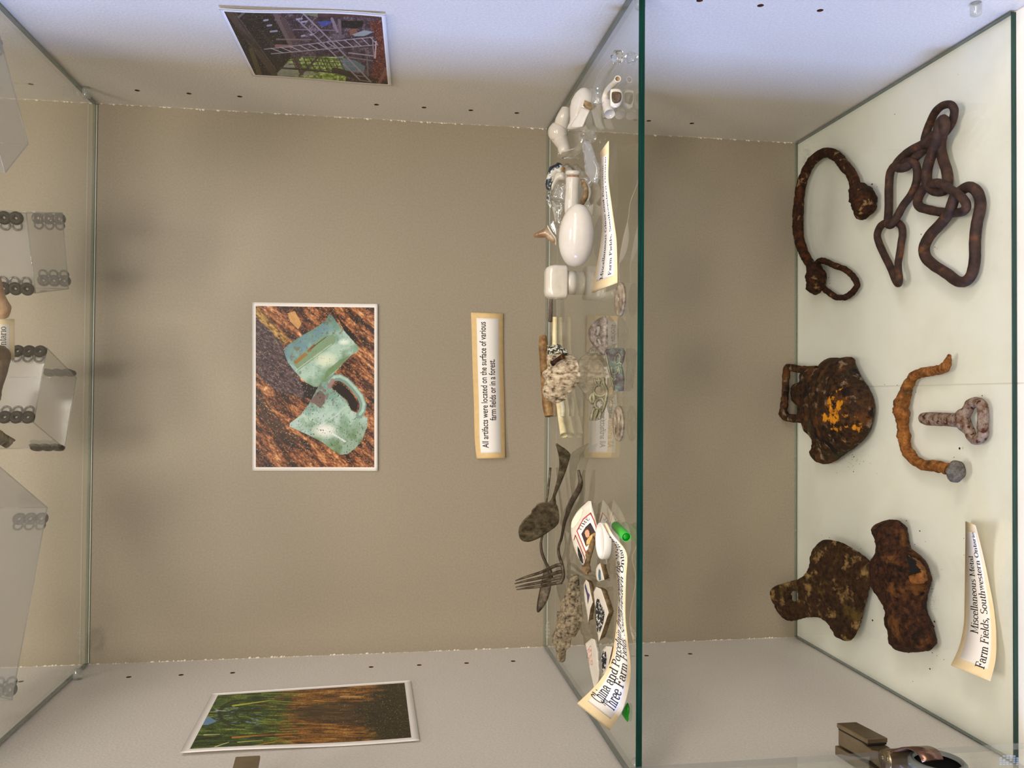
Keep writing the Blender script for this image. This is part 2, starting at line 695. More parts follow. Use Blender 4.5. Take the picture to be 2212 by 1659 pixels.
def sheet(z0, lab, edge_back=None):
    x0, x1, y0, y1 = -HW + 0.0015, HW - 0.0015, -D, -0.0008
    V, F = box_vf((x0, y0, z0), (x1, y1, z0 + TG))
    fm = [0, 0, 1, 2, 3, 2]
    for a, b, k in ((0.0, .0008, 4), (.0008, .0016, 5)):
        V2, F2 = box_vf((x0 + .0002, y1 - .0001, z0 + a), (x1 - .0002, y1 + .0003, z0 + b))
        F += [tuple(i + len(V) for i in f) for f in F2]
        V = V + V2
        fm += [k] * 6
    o = mesh_obj('glass_shelf', V, F, [M['pane'], M['pane_edge'], M['pane_side'], M['pane_back'], M['arris'], M['arris_dark']], smooth=False, fm=fm)
    return tag(o, lab, 'shelf', 'glass shelves')


sheet(ZT, 'upper clear glass shelf holding the plastic boxes, seen from below')
sheet(ZM - TG, 'middle clear glass shelf with green front edge holding china and cutlery')
sheet(-TG, 'lowest glass shelf on the cream base holding rusted iron')


def stamp(parent_z, px, z, lab):
    pass


def pin(P, sgn, lab):
    """clear plastic shelf support: stem towards the wall and wider cup"""
    P = np.array(P, float)
    V, F = join([lathe_vf([(0, 0.0001), (0, 0.0038), (0.0012, 0.0042), (0.0085, 0.0040), (0.0095, 0.0034), (0.0095, 0.0001)], P, (-sgn, 0, 0), 24),
                 lathe_vf([(-0.006, 0.0001), (-0.006, 0.0022), (0, 0.0022), (0, 0.0001)], P, (-sgn, 0, 0), 16)])
    tag(mesh_obj('shelf_pin', V, F, M['pin']), lab, 'shelf support', 'clear shelf pins')


pin((HW, YR, ZT - 0.0043), 1, 'clear plastic shelf pin under the upper glass on the right panel')
pin((-HW, YR, ZT - 0.0043), -1, 'clear plastic shelf pin under the upper glass on the left panel')
pin((HW, YR, ZM - TG - 0.0043), 1, 'clear plastic shelf pin under the middle glass on the right panel')
pin((-HW, YR, ZM - TG - 0.0043), -1, 'clear plastic shelf pin under the middle glass on the left panel')
pin((-HW, YF, ZM - TG - 0.0043), -1, 'clear plastic shelf pin at the front under the middle glass, left panel')
pin((HW, YF, ZM - TG - 0.0043), 1, 'clear plastic shelf pin at the front under the middle glass, right panel')
pin((HW, onX(2108, 6, HW)[1], onX(2108, 6, HW)[2]), 1, 'clear plastic shelf pin sticking out above the lowest glass shelf')

# ------------------------------------------------------------ rust materials
M['rust_dark'] = mat('dark_rust', (62, 38, 24), 0.85, spec=0.25, bump=0.0014, bscale=420, cols=[(14, 9, 7), (44, 25, 15), (66, 38, 22), (92, 60, 34)], nscale=230, stops=[0.3, 0.46, 0.6, 0.78])
patches(M['rust_dark'], (104, 66, 32), 60, 0.52, 0.66)
patches(M['rust_dark'], (20, 12, 9), 85, 0.55, 0.66, seed=3.1)
M['rust_scab'] = mat('scabby_rust', (62, 38, 24), 0.85, spec=0.25, bump=0.0016, bscale=380, cols=[(14, 9, 6), (44, 25, 13), (64, 37, 20), (96, 62, 34)], nscale=240, stops=[0.28, 0.47, 0.62, 0.78])
patches(M['rust_scab'], (134, 104, 68), 95, 0.60, 0.66)
patches(M['rust_scab'], (92, 50, 22), 50, 0.55, 0.68, seed=5.0)
M['rust_chain'] = mat('smooth_brown_rust', (66, 46, 38), 0.7, spec=0.3, bump=0.0005, bscale=320, cols=[(34, 24, 21), (58, 41, 34), (72, 50, 38), (88, 58, 36)], nscale=110, stops=[0.3, 0.5, 0.62, 0.8])
patches(M['rust_chain'], (108, 66, 36), 55, 0.60, 0.75)
M['rust_orange'] = mat('orange_rust', (150, 92, 44), 0.88, spec=0.2, bump=0.0013, bscale=400, cols=[(64, 38, 18), (118, 74, 36), (150, 98, 50), (182, 140, 90)], nscale=210, stops=[0.28, 0.44, 0.6, 0.78])
patches(M['rust_orange'], (74, 54, 30), 60, 0.55, 0.68)
M['rust_grey'] = mat('grey_pitted_rust', (140, 122, 108), 0.85, spec=0.25, bump=0.0010, bscale=340, cols=[(72, 46, 34), (108, 84, 68), (132, 114, 100), (156, 142, 134)], nscale=240, stops=[0.3, 0.42, 0.52, 0.72], detail=5)
patches(M['rust_grey'], (70, 36, 26), 190, 0.58, 0.64, detail=2)
M['rust_pot'] = mat('flaking_rust', (60, 40, 18), 0.75, spec=0.3, bump=0.0016, bscale=380, cols=[(12, 8, 5), (40, 23, 11), (58, 38, 18), (84, 62, 38)], nscale=210, stops=[0.3, 0.45, 0.58, 0.78], rvar=0.1)
patches(M['rust_pot'], (132, 112, 88), 85, 0.57, 0.65, seed=2.0)
patches(M['rust_pot'], (86, 52, 22), 55, 0.50, 0.62, seed=9.0)
patches(M['rust_pot'], (58, 52, 30), 38, 0.58, 0.68, seed=12.0)
patches(M['rust_pot'], (24, 13, 9), 60, 0.55, 0.62, seed=6.0)
M['rust_plate'] = mat('plough_rust', (60, 42, 20), 0.85, spec=0.25, bump=0.0012, bscale=420, cols=[(18, 12, 8), (44, 28, 16), (62, 42, 22), (88, 62, 34)], nscale=220, stops=[0.3, 0.45, 0.6, 0.78])
patches(M['rust_plate'], (142, 114, 70), 75, 0.545, 0.66, seed=1.5, detail=10)
patches(M['rust_plate'], (88, 70, 32), 45, 0.56, 0.68, seed=7.5)
M['cavity'] = mat('black_cavity', (10, 7, 6), 0.95)  # near-black colour paints the shade inside the hollow


def on(z):
    return (np.array([0, 0, z]), np.array([0, 0, 1.0]))


def rod_px(pts, x0, y0, s, rpx, plane_h, base_z, closed=False, lift=None, **kw):
    """bar lying on a surface: centre line read on the surface plane raised by the bar's radius"""
    P, R = [], []
    for i, p in enumerate(pts):
        r = (p[2] if len(p) > 2 and p[2] else rpx) / s
        px, py = x0 + p[0] / s, y0 + p[1] / s
        h = base_z + 0.004
        for _ in range(3):
            q = onZ(px, py, h)
            rr = r * mpp(q)
            h = base_z + rr * 0.95 + (p[3] * 0.001 if len(p) > 3 else 0)
        q = onZ(px, py, h)
        P.append(q)
        R.append(rr)
    return tube_vf(P, R, closed=closed, **kw)


# --- hooked rod with knob and ring -----------------------------------------
hook = [(710, 800, 50), (682, 745, 44), (668, 690, 42), (640, 630, 40), (590, 565, 42), (540, 505, 40), (480, 470, 40), (420, 475, 38), (355, 520, 38), (305, 590, 37), (270, 670, 38), (248, 760, 39), (236, 850, 39), (230, 950, 40), (229, 1040, 40), (235, 1120, 40), (255, 1200, 38), (285, 1270, 37), (320, 1330, 36), (350, 1385, 40)]
knob = [(690, 760, 62), (712, 790, 82), (738, 830, 94), (745, 870, 92), (738, 910, 80), (730, 945, 56)]
knob2 = [(345, 1375, 46), (358, 1410, 70), (368, 1450, 78), (368, 1495, 74), (362, 1535, 48)]
t = thing('iron_hook_rod', onZ(1700 + 60, 380, 0), 'scabby rusted iron rod curved like a big C, with knob end and ring', 'rusty hook', None)
V, F = rod_px(hook, 1660, 200, 3.607, 38, None, 0, lump=0.16, lscale=160, sub=6)
mesh_obj('shank', V, F, M['rust_scab'], t)
V, F = rod_px(knob, 1660, 200, 3.607, 38, None, 0, lump=0.2, lscale=120, sub=5, n=22, seed=4)
mesh_obj('knob', V, F, M['rust_scab'], t)
V, F = rod_px(knob2, 1660, 200, 3.607, 38, None, 0, lump=0.24, lscale=130, sub=5, n=22, seed=9)
mesh_obj('eye_knot', V, F, M['rust_scab'], t)
ring = [(380, 1340), (405, 1312), (450, 1318), (515, 1348), (590, 1375), (645, 1415), (683, 1470), (688, 1510), (655, 1555), (610, 1590), (560, 1598), (510, 1585), (455, 1545), (405, 1500), (370, 1440)]
V, F = rod_px(ring, 1660, 200, 3.607, 24, None, 0, closed=True, lump=0.2, lscale=220, sub=5, n=12)
mesh_obj('ring', V, F, M['rust_scab'], t)

# --- chain ------------------------------------------------------------------
links = [
    (31, [(1400, 92, 0, 6), (1345, 108, 0, 5), (1295, 160, 0, 3), (1258, 240, 0, 0), (1232, 310, 0, 0), (1218, 372, 0, 2), (1245, 405, 0, 6), (1295, 385, 0, 8), (1345, 345, 0, 4), (1392, 295, 0, 1), (1432, 225, 0, 1), (1448, 150, 0, 4), (1436, 108, 0, 6)]),
    (36, [(1290, 330, 0, 5), (1235, 385, 0, 5), (1160, 425, 0, 4), (1085, 470, 0, 4), (1020, 530, 0, 5), (1000, 570, 0, 6), (1030, 588, 0, 7), (1085, 570, 0, 6), (1150, 500, 0, 2), (1225, 430, 0, 0), (1285, 370, 0, 0)]),
    (40, [(1362, 210, 0, 11), (1330, 255, 0, 11), (1318, 330, 0, 10), (1300, 410, 0, 8), (1262, 510, 0, 6), (1235, 610, 0, 4), (1235, 700, 0, 3), (1275, 755, 0, 2), (1330, 770, 0, 3), (1380, 750, 0, 3), (1398, 690, 0, 3), (1385, 600, 0, 2), (1360, 520, 0, 2), (1340, 430, 0, 3), (1352, 340, 0, 6), (1372, 260, 0, 10)]),
    (35, [(1310, 705, 0, 8), (1365, 718, 0, 9), (1425, 760, 0, 9), (1490, 800, 0, 10), (1540, 865, 0, 10), (1530, 915, 0, 8), (1480, 935, 0, 2), (1400, 935, 0, 0), (1320, 928, 0, 0), (1235, 910, 0, 0), (1180, 890, 0, 0), (1162, 845, 0, 0), (1190, 775, 0, 0), (1240, 722, 0, 1)]),
    (42, [(1500, 765, 0, 3), (1560, 735, 0, 2), (1620, 765, 0, 1), (1650, 840, 0, 0), (1645, 920, 0, 0), (1622, 1030, 0, 0), (1610, 1150, 0, 0), (1608, 1290, 0, 0), (1585, 1410, 0, 0), (1535, 1470, 0, 0), (1470, 1468, 0, 0), (1390, 1410, 0, 0), (1290, 1345, 0, 0), (1225, 1280, 0, 0), (1215, 1200, 0, 0), (1260, 1110, 0, 0), (1340, 1025, 0, 1), (1405, 940, 0, 4), (1435, 860, 0, 5), (1455, 810, 0, 5)]),
    (31, [(1060, 545, 0, 4), (1000, 560, 0, 1), (955, 610, 0, 0), (940, 700, 0, 0), (938, 820, 0, 0), (936, 930, 0, 1), (930, 1015, 0, 5), (955, 1030, 0, 7), (1000, 970, 0, 4), (1050, 880, 0, 1), (1110, 800, 0, 0), (1150, 710, 0, 0), (1160, 620, 0, 1), (1145, 560, 0, 4), (1105, 530, 0, 6)]),
    (28, [(930, 1010, 0, 0), (875, 1040, 0, 0), (848, 1110, 0, 0), (868, 1190, 0, 0), (910, 1280, 0, 0), (950, 1360, 0, 0), (985, 1450, 0, 1), (1012, 1490, 0, 5), (1018, 1440, 0, 8), (1010, 1350, 0, 5), (1022, 1260, 0, 2), (1035, 1170, 0, 0), (1045, 1100, 0, 0), (1035, 1040, 0, 0), (985, 1005, 0, 0)]),
]
t = thing('iron_chain', onZ(2010, 420, 0), 'heap of seven brown rusted chain links of different sizes', 'chain')
for k, (r, pts) in enumerate(links):
    V, F = rod_px(pts, 1660, 200, 3.607, r, None, 0, closed=True, lump=0.05, lscale=120, sub=6, n=16, seed=k * 3.7)
    mesh_obj('link', V, F, M['rust_chain'], t)

# --- pot fragment with strap handle ------------------------------------------
K2 = lambda q: crop(1660, 740, 4.007, q)
K3 = lambda q: crop(1660, 1100, 4.007, q)
t = thing('iron_pot_fragment', onZ(1810, 890, 0), 'domed dark rusty pot or bell fragment with square loop handle and ochre patches', 'rusty fragment')
body = [(470, 225), (486, 165), (535, 132), (620, 133), (728, 128), (742, 180), (790, 280), (850, 370), (892, 460), (908, 570), (890, 700), (840, 820), (750, 910), (660, 970), (590, 1020), (510, 1052), (440, 1040), (398, 985), (395, 930), (418, 862), (355, 790), (315, 700), (290, 640), (275, 610), (288, 570), (240, 515), (232, 440), (242, 360), (285, 340), (308, 322), (300, 285), (330, 220), (400, 215)]


def pot_top(V2, W3, t):
    x = np.array([[W3[i][0], W3[i][1]] for i in range(len(W3))])
    c = onZ(*K2([(660, 560)])[0], 0.006)[:2]
    d = np.linalg.norm(x - c, axis=1)
    return 0.016 * np.clip(1 - (d / 0.055) ** 2, 0, 1)


pl = on(0.005)
pillow('pot_wall', K2(body), pl, 0.010, 0.004, M['rust_pot'], parent=t, R=0.012, rough=0.0016, rscale=140, topfn=pot_top, step=0.0018, jag=0.0006)
hz = 0.016
P = [hit(*K2([p])[0], *lean(-0.03, 0.35, 0.012)) for p in [(420, 235), (310, 235), (215, 222), (165, 220), (152, 300), (146, 420), (135, 530), (128, 610), (160, 645), (230, 655), (310, 660)]]
V, F = tube_vf(P, [0.0045, 0.0042, 0.0042, 0.0044, 0.0042, 0.004, 0.004, 0.0048, 0.0046, 0.0046, 0.005], lump=0.25, lscale=260, sub=5, n=12)
mesh_obj('handle', V, F, M['rust_pot'], t)
pw = bpy.data.objects['pot_wall']
oc = onZ(*K2([(625, 610)])[0], 0.022) - np.array(pw['_o'])
patches(M['rust_pot'], (206, 134, 26), 100, 0.50, 0.56, center=tuple(float(v) for v in oc), radius=0.045, seed=4.4)

# --- orange bent bar ----------------------------------------------------------
pts = [(1568, 110, 16, 6), (1555, 150, 28, 4), (1535, 205, 44, 2), (1490, 235, 40), (1430, 245, 40), (1340, 258, 42), (1265, 288, 42), (1222, 345, 42), (1185, 425, 52), (1160, 500, 58), (1148, 570, 62), (1160, 640, 60), (1160, 720, 46), (1172, 800, 52), (1178, 870, 48), (1208, 950, 50), (1265, 1015, 44), (1340, 1058, 44), (1430, 1068, 50), (1510, 1082, 48), (1570, 1098, 48)]
t = thing('bent_iron_bar', onZ(1950, 900, 0), 'orange rusted bar bent like a bracket, flared at one end, disc at other', 'rusty bar')
V, F = rod_px(pts, 1660, 740, 4.007, 40, None, 0, lump=0.22, lscale=190, sub=6, n=18)
mesh_obj('bar', V, F, M['rust_orange'], t)
P0 = onZ(*K2([(1618, 1110)])[0], 0.010)
Ax = np.array([-0.15, -0.85, 0.40])
V, F = lathe_vf([(-0.006, 0.004), (-0.003, 0.0065), (0.001, 0.0088), (0.003, 0.0092), (0.0042, 0.008), (0.0044, 0.0001)], P0, Ax, 26, squash=0.8)
V = [np.array(v) + np.array([mn.noise(Vector(np.array(v) * 200)), 0, mn.noise(Vector(np.array(v) * 200 + 5))]) * 0.0009 for v in V]
fm = [0] * (len(F))
for i in range(26 * 3, 26 * 5):
    fm[i] = 1
mesh_obj('disc_end', V, F, [M['rust_orange'], mat('dull_iron_face', (92, 90, 84), 0.7, bump=0.0005, bscale=200, cols=[(84, 58, 32), (70, 62, 52), (96, 94, 88), (122, 118, 110)], nscale=220)], t, fm=fm)

# --- pitted grey eye bolt -------------------------------------------------------
t = thing('eye_bolt', onZ(2060, 905, 0), 'short grey pitted iron bolt with triangular eye', 'eye bolt')
stem_px = [(1345, 655, 50), (1385, 660, 58), (1480, 664, 58), (1570, 668, 58), (1640, 672, 62), (1700, 672, 56)]
V, F = rod_px(stem_px, 1660, 740, 4.007, 58, None, 0, lump=0.06, lscale=150, sub=6, n=20)
mesh_obj('shank', V, F, M['rust_grey'], t)
eye = [(1680, 640, 60), (1720, 590, 46), (1750, 535, 46), (1800, 515, 46), (1850, 550, 46), (1858, 640, 46), (1856, 740, 46), (1850, 810, 46), (1800, 842, 46), (1760, 812, 44), (1735, 760, 48), (1690, 700, 62)]
V, F = rod_px(eye, 1660, 740, 4.007, 46, None, 0, closed=True, lump=0.1, lscale=170, sub=6, n=18)
mesh_obj('eye', V, F, M['rust_grey'], t)

# --- plough share plate ------------------------------------------------------------
share = [(25, 700), (60, 665), (160, 632), (270, 598), (330, 545), (362, 460), (378, 370), (420, 305), (480, 264), (560, 270), (650, 295), (740, 345), (830, 405), (900, 470), (918, 520), (870, 690), (822, 870), (785, 1010), (748, 1100), (700, 1140), (640, 1133), (588, 1100), (545, 1030), (490, 970), (430, 938), (330, 938), (205, 968), (140, 950), (82, 880), (35, 780)]
hole = [(196, 722), (225, 708), (258, 722), (262, 760), (250, 792), (215, 795), (192, 765)]
c = onZ(1885, 1240, 0.0)
o = pillow('plough_share', K3(share), lean(float(c[1]) + 0.012, 0.27, 0.006), 0.0035, 0.003, M['rust_plate'], holes=[K3(hole)], R=0.003, rough=0.0007, rscale=120, step=0.002, jag=0.0006,
           topfn=None)
tag(o, 'flat rusted plough share plate with one round hole in its tongue', 'plough share')

# --- bulged socket tool ---------------------------------------------------------------
tool = [(948, 155), (965, 118), (1050, 88), (1125, 98), (1160, 145), (1175, 220), (1190, 305), (1255, 355), (1320, 425), (1362, 530), (1380, 620), (1362, 700), (1338, 790), (1335, 880), (1372, 950), (1400, 1050), (1425, 1150), (1420, 1205), (1380, 1225), (1280, 1240), (1160, 1235), (1125, 1190), (1100, 1100), (1078, 1010), (1063, 920), (1068, 865), (1010, 780), (960, 690), (935, 580), (935, 480), (960, 400), (990, 330), (985, 270), (958, 210)]
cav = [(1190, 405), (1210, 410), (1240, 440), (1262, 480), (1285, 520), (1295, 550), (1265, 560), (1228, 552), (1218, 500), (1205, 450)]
t = thing('rusty_socket', onZ(1940, 1265, 0), 'dark rusted hollow iron casting, bulging in the middle with a split cavity', 'rusty casting')
pillow('casting', K3(tool), on(0.008), 0.016, 0.008, M['rust_dark'], holes=[], parent=t, R=0.021, rough=0.0016, rscale=120, step=0.0018, jag=0.0007, power=2.0)
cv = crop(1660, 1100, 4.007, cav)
pillow('cavity', cv, on(0.0235), 0.0008, 0.004, M['cavity'], parent=t, R=0.002, step=0.0012, jag=0.0008)  # solid black patch on the casting, no real opening
pillow('torn_lip', K3([(1212, 400), (1260, 430), (1320, 500), (1350, 600), (1340, 640), (1290, 650), (1250, 640), (1240, 570), (1296, 558), (1290, 500), (1240, 435)]), on(0.0185), 0.0035, 0.004, mat('orange_brown_lip', (128, 80, 34), 0.85, bump=0.0007, bscale=250, cols=[(70, 40, 18), (124, 76, 30), (158, 106, 50)], nscale=120), parent=t, R=0.003, rough=0.001, rscale=260, step=0.0013, jag=0.001)

# --- rust crumbs scattered on the lower glass -------------------------------------------
V, F = [], []
spots = [(1933, 247, 1.6), (2070, 161, 1), (2050, 285, 2.6), (2047, 300, 1), (1884, 398, 3), (1895, 403, 1.2), (1990, 506, 1.6), (2020, 534, 1.6), (2024, 537, 1), (2071, 596, 1.6), (1790, 600, 1.4), (1793, 612, 1.4), (1820, 652, 1.2), (1938, 832, 1.4), (1911, 831, 1.2), (2073, 969, 3.4), (2061, 988, 1.6), (2122, 855, 2), (1845, 987, 2), (1857, 1002, 1.4), (1842, 982, 1.2), (1808, 1021, 1.2), (1844, 1019, 1.8), (1894, 1023, 1), (1979, 847, 1.2), (1958, 1125, 1.8), (1987, 1147, 2.2), (1976, 1176, 1.6), (1792, 1162, 1.4), (1999, 1170, 1), (1885, 1340, 2.4), (2010, 1260, 1.6), (2013, 1272, 1.6), (2016, 1255, 1), (2015, 1352, 7), (2019, 1343, 3), (2014, 1410, 1.6), (2024, 1416, 1.4), (2039, 1425, 1.2), (2009, 1445, 2.2), (1972, 1472, 1.4), (1997, 1214, 1.2), (2082, 1163, 1.2), (2083, 1199, 1.4), (1860, 1185, 1.2), (1776, 1156, 1), (2034, 1230, 1), (1880, 1001, 1), (1850, 996, 1), (1835, 984, 1)]
for (px, py, s) in spots + [(2012 + rnd.gauss(0, 8), 1285 + rnd.gauss(0, 22), rnd.uniform(0.5, 1)) for _ in range(50)] + [(1838 + rnd.gauss(0, 14), 1000 + rnd.gauss(0, 14), rnd.uniform(0.4, 1)) for _ in range(50)] + [(rnd.uniform(1740, 2170), rnd.uniform(300, 1500), rnd.uniform(0.3, 0.7)) for _ in range(70)]:
    p = onZ(px, py, 0)
    if abs(p[0]) > 0.28:
        continue
    r = s * mpp(p) * 0.8
    n = len(V)
    a = rnd.uniform(0, 3)
    for k in range(5):
        q = a + k * 1.257
        V.append((p[0] + r * math.cos(q) * rnd.uniform(0.6, 1.3), p[1] + r * math.sin(q) * rnd.uniform(0.7, 1.7), 0.00005))
    V.append((p[0], p[1], r * 1.1))
    F += [(n + k, n + (k + 1) % 5, n + 5) for k in range(5)]
o = mesh_obj('rust_crumbs', V, F, mat('rust_crumb', (24, 16, 12), 0.9), smooth=False)
tag(o, 'dark rust crumbs scattered around the iron pieces on the lowest shelf', 'rust crumbs')
o['kind'] = 'stuff'

# ------------------------------------------------------------ serif lettering drawn with a broad pen
def _arc(cx, cy, rx, ry, a0, a1, n=12):
    return [(cx + rx * math.cos(math.radians(a0 + (a1 - a0) * i / n)), cy + ry * math.sin(math.radians(a0 + (a1 - a0) * i / n))) for i in range(n + 1)]


X_, A_, CP = 0.46, 0.74, 0.70
SG = {
    'i': (.30, [[(.15, 0), (.15, X_)]], [(.15, 0, .12), (.10, X_, .07)], [(.15, .66)]),
    'l': (.30, [[(.15, 0), (.15, A_)]], [(.15, 0, .12), (.10, A_, .07)], []),
    'n': (.62, [[(.14, 0), (.14, X_)], [(.14, .32)] + _arc(.31, .30, .16, .15, 150, 0) + [(.47, 0)]], [(.14, 0, .12), (.09, X_, .07), (.47, 0, .12)], []),
    'h': (.62, [[(.14, 0), (.14, A_)], [(.14, .32)] + _arc(.31, .30, .16, .15, 150, 0) + [(.47, 0)]], [(.14, 0, .12), (.09, A_, .07), (.47, 0, .12)], []),
    'm': (.94, [[(.14, 0), (.14, X_)], [(.14, .32)] + _arc(.30, .30, .16, .15, 150, 0) + [(.46, 0)], [(.46, .32)] + _arc(.62, .30, .16, .15, 150, 0) + [(.78, 0)]], [(.14, 0, .12), (.09, X_, .07), (.46, 0, .11), (.78, 0, .12)], []),
    'r': (.46, [[(.14, 0), (.14, X_)], [(.14, .28)] + _arc(.32, .28, .17, .17, 160, 60)], [(.14, 0, .13), (.09, X_, .07)], [(.38, .40)]),
    'u': (.62, [[(.14, X_), (.14, .16)] + _arc(.30, .16, .16, .15, 180, 330), [(.47, X_), (.47, 0)]], [(.09, X_, .07), (.42, X_, .07), (.52, 0, .06)], []),
    'o': (.54, [_arc(.27, X_ / 2, .20, X_ / 2, 0, 360, 22)], [], []),
    'c': (.48, [_arc(.27, X_ / 2, .20, X_ / 2, 48, 320, 18)], [], [(.40, .36)]),
    'e': (.50, [[(.08, .25), (.44, .25)] + _arc(.26, X_ / 2, .19, X_ / 2, 5, 322, 20)], [], []),
    'a': (.54, [_arc(.24, .30, .16, .16, 160, 0) + [(.40, .07), (.45, .0), (.53, .03)], [(.40, .27), (.25, .25)] + _arc(.21, .125, .14, .125, 90, 300)], [], [(.11, .34)]),
    's': (.44, [_arc(.22, .345, .14, .115, 30, 200) + [(.13, .27), (.30, .20)] + _arc(.22, .115, .15, .115, 40, -150)], [], []),
    'd': (.60, [_arc(.26, X_ / 2, .18, X_ / 2, 60, 310, 18), [(.45, 0), (.45, A_)]], [(.40, A_, .07), (.51, 0, .07)], []),
    't': (.36, [[(.16, .62), (.16, .12)] + _arc(.24, .10, .08, .10, 180, 330), [(.03, X_), (.32, X_)]], [], []),
    'f': (.36, [[(.15, 0), (.15, .58)] + _arc(.26, .60, .11, .14, 180, 50), [(.03, X_), (.30, X_)]], [(.15, 0, .13)], [(.32, .68)]),
    'w': (.78, [[(.08, X_), (.24, .0), (.39, X_)], [(.39, X_), (.54, .0), (.69, X_)]], [(.09, X_, .10), (.40, X_, .10), (.69, X_, .09)], []),
    'M': (.98, [[(.16, 0), (.16, CP)], [(.16, CP), (.48, .02), (.80, CP)], [(.80, CP), (.80, 0)]], [(.14, 0, .13), (.12, CP, .10), (.80, 0, .15), (.84, CP, .10)], []),
    'F': (.68, [[(.18, 0), (.18, CP)], [(.18, CP), (.60, CP), (.60, .54)], [(.18, .37), (.44, .37)], [(.44, .28), (.44, .46)]], [(.18, 0, .15), (.12, CP, .10)], []),
    'S': (.62, [_arc(.31, .52, .21, .18, 30, 210) + [(.17, .42), (.44, .30)] + _arc(.31, .19, .22, .19, 40, -155)], [], []),
    'O': (.76, [_arc(.38, CP / 2, .29, CP / 2, 0, 360, 26)], [], []),
    'G': (.80, [_arc(.38, CP / 2, .29, CP / 2, 48, 320, 24), [(.62, .02), (.62, .30)]], [(.62, .30, .12)], []),
    'P': (.68, [[(.18, 0), (.18, CP)], [(.18, CP), (.38, CP)] + _arc(.38, .53, .20, .17, 90, -90) + [(.18, .36)]], [(.18, 0, .15), (.12, CP, .10)], []),
    'C': (.72, [_arc(.38, CP / 2, .28, CP / 2, 48, 318, 24), [(.58, .50), (.58, .68)]], [], []),
    'A': (.76, [[(.12, 0), (.38, CP), (.64, 0)], [(.20, .23), (.55, .23)]], [(.12, 0, .12), (.64, 0, .14)], []),
    'W': (1.05, [[(.08, CP), (.29, .0), (.52, CP)], [(.52, CP), (.75, .0), (.95, CP)]], [(.10, CP, .12), (.52, CP, .12), (.95, CP, .11)], []),
    'T': (.72, [[(.36, 0), (.36, CP)], [(.07, .50), (.07, CP), (.65, CP), (.65, .50)]], [(.36, 0, .15)], []),
    'I': (.38, [[(.19, 0), (.19, CP)]], [(.19, 0, .15), (.19, CP, .15)], []),
    'E': (.70, [[(.18, 0), (.18, CP)], [(.10, CP), (.60, CP), (.60, .54)], [(.10, 0), (.63, 0), (.63, .17)], [(.18, .37), (.44, .37)]], [], []),
    ',': (.26, [[(.12, .05), (.13, -.02), (.08, -.14)]], [], [(.12, .04)]),
    ' ': (.30, [], [], []),
}


def text2d(txt, size, heavy=0.062, thin=0.026, track=0.0):
    """flat lettering: triangles/quads in metres, baseline y=0, starts at x=0; returns V,F,width"""
    V, F = [], []
    x = 0.0
    for ch in txt:
        adv, strokes, serifs, dots = SG.get(ch, SG[' '])
        for st in strokes:
            P = np.array(st, float)
            m = len(P)
            Q = []
            for i in range(m):
                a = P[min(i + 1, m - 1)] - P[max(i - 1, 0)]
                a = a / (np.linalg.norm(a) + 1e-9)
                nn = np.array([-a[1], a[0]])
                hw = math.hypot(heavy * nn[0], thin * nn[1])
                Q.append((P[i] + nn * hw, P[i] - nn * hw))
            n = len(V)
            for q in Q:
                V += [(x + q[0][0], q[0][1]), (x + q[1][0], q[1][1])]
            for i in range(m - 1):
                F.append((n + 2 * i, n + 2 * i + 1, n + 2 * i + 3, n + 2 * i + 2))
        for (sx, sy, hw) in serifs:
            n = len(V)
            V += [(x + sx - hw, sy - thin), (x + sx + hw, sy - thin), (x + sx + hw, sy + thin), (x + sx - hw, sy + thin)]
            F.append((n, n + 1, n + 2, n + 3))
        for (dx, dy) in dots:
            n = len(V)
            V += [(x + dx + .058 * math.cos(k * math.pi / 4), dy + .058 * math.sin(k * math.pi / 4)) for k in range(8)]
            F.append(tuple(range(n, n + 8)))
        x += adv + track
    return np.array([(a * size, b * size) for a, b in V]), F, x * size


def sans2d(txt, size, bold=0.012):
    cu = bpy.data.curves.new('lettering', 'FONT')
    cu.body = txt
    cu.size = size
    cu.offset = bold * size
    cu.resolution_u = 3
    o = bpy.data.objects.new('lettering', cu)
    C.objects.link(o)
    dg = bpy.context.evaluated_depsgraph_get()
    me = bpy.data.meshes.new_from_object(o.evaluated_get(dg))
    V = np.array([(v.co.x, v.co.y) for v in me.vertices])
    F = [tuple(p.vertices) for p in me.polygons]
    bpy.data.objects.remove(o)
    bpy.data.curves.remove(cu)
    bpy.data.meshes.remove(me)
    return V, F, V[:, 0].max()


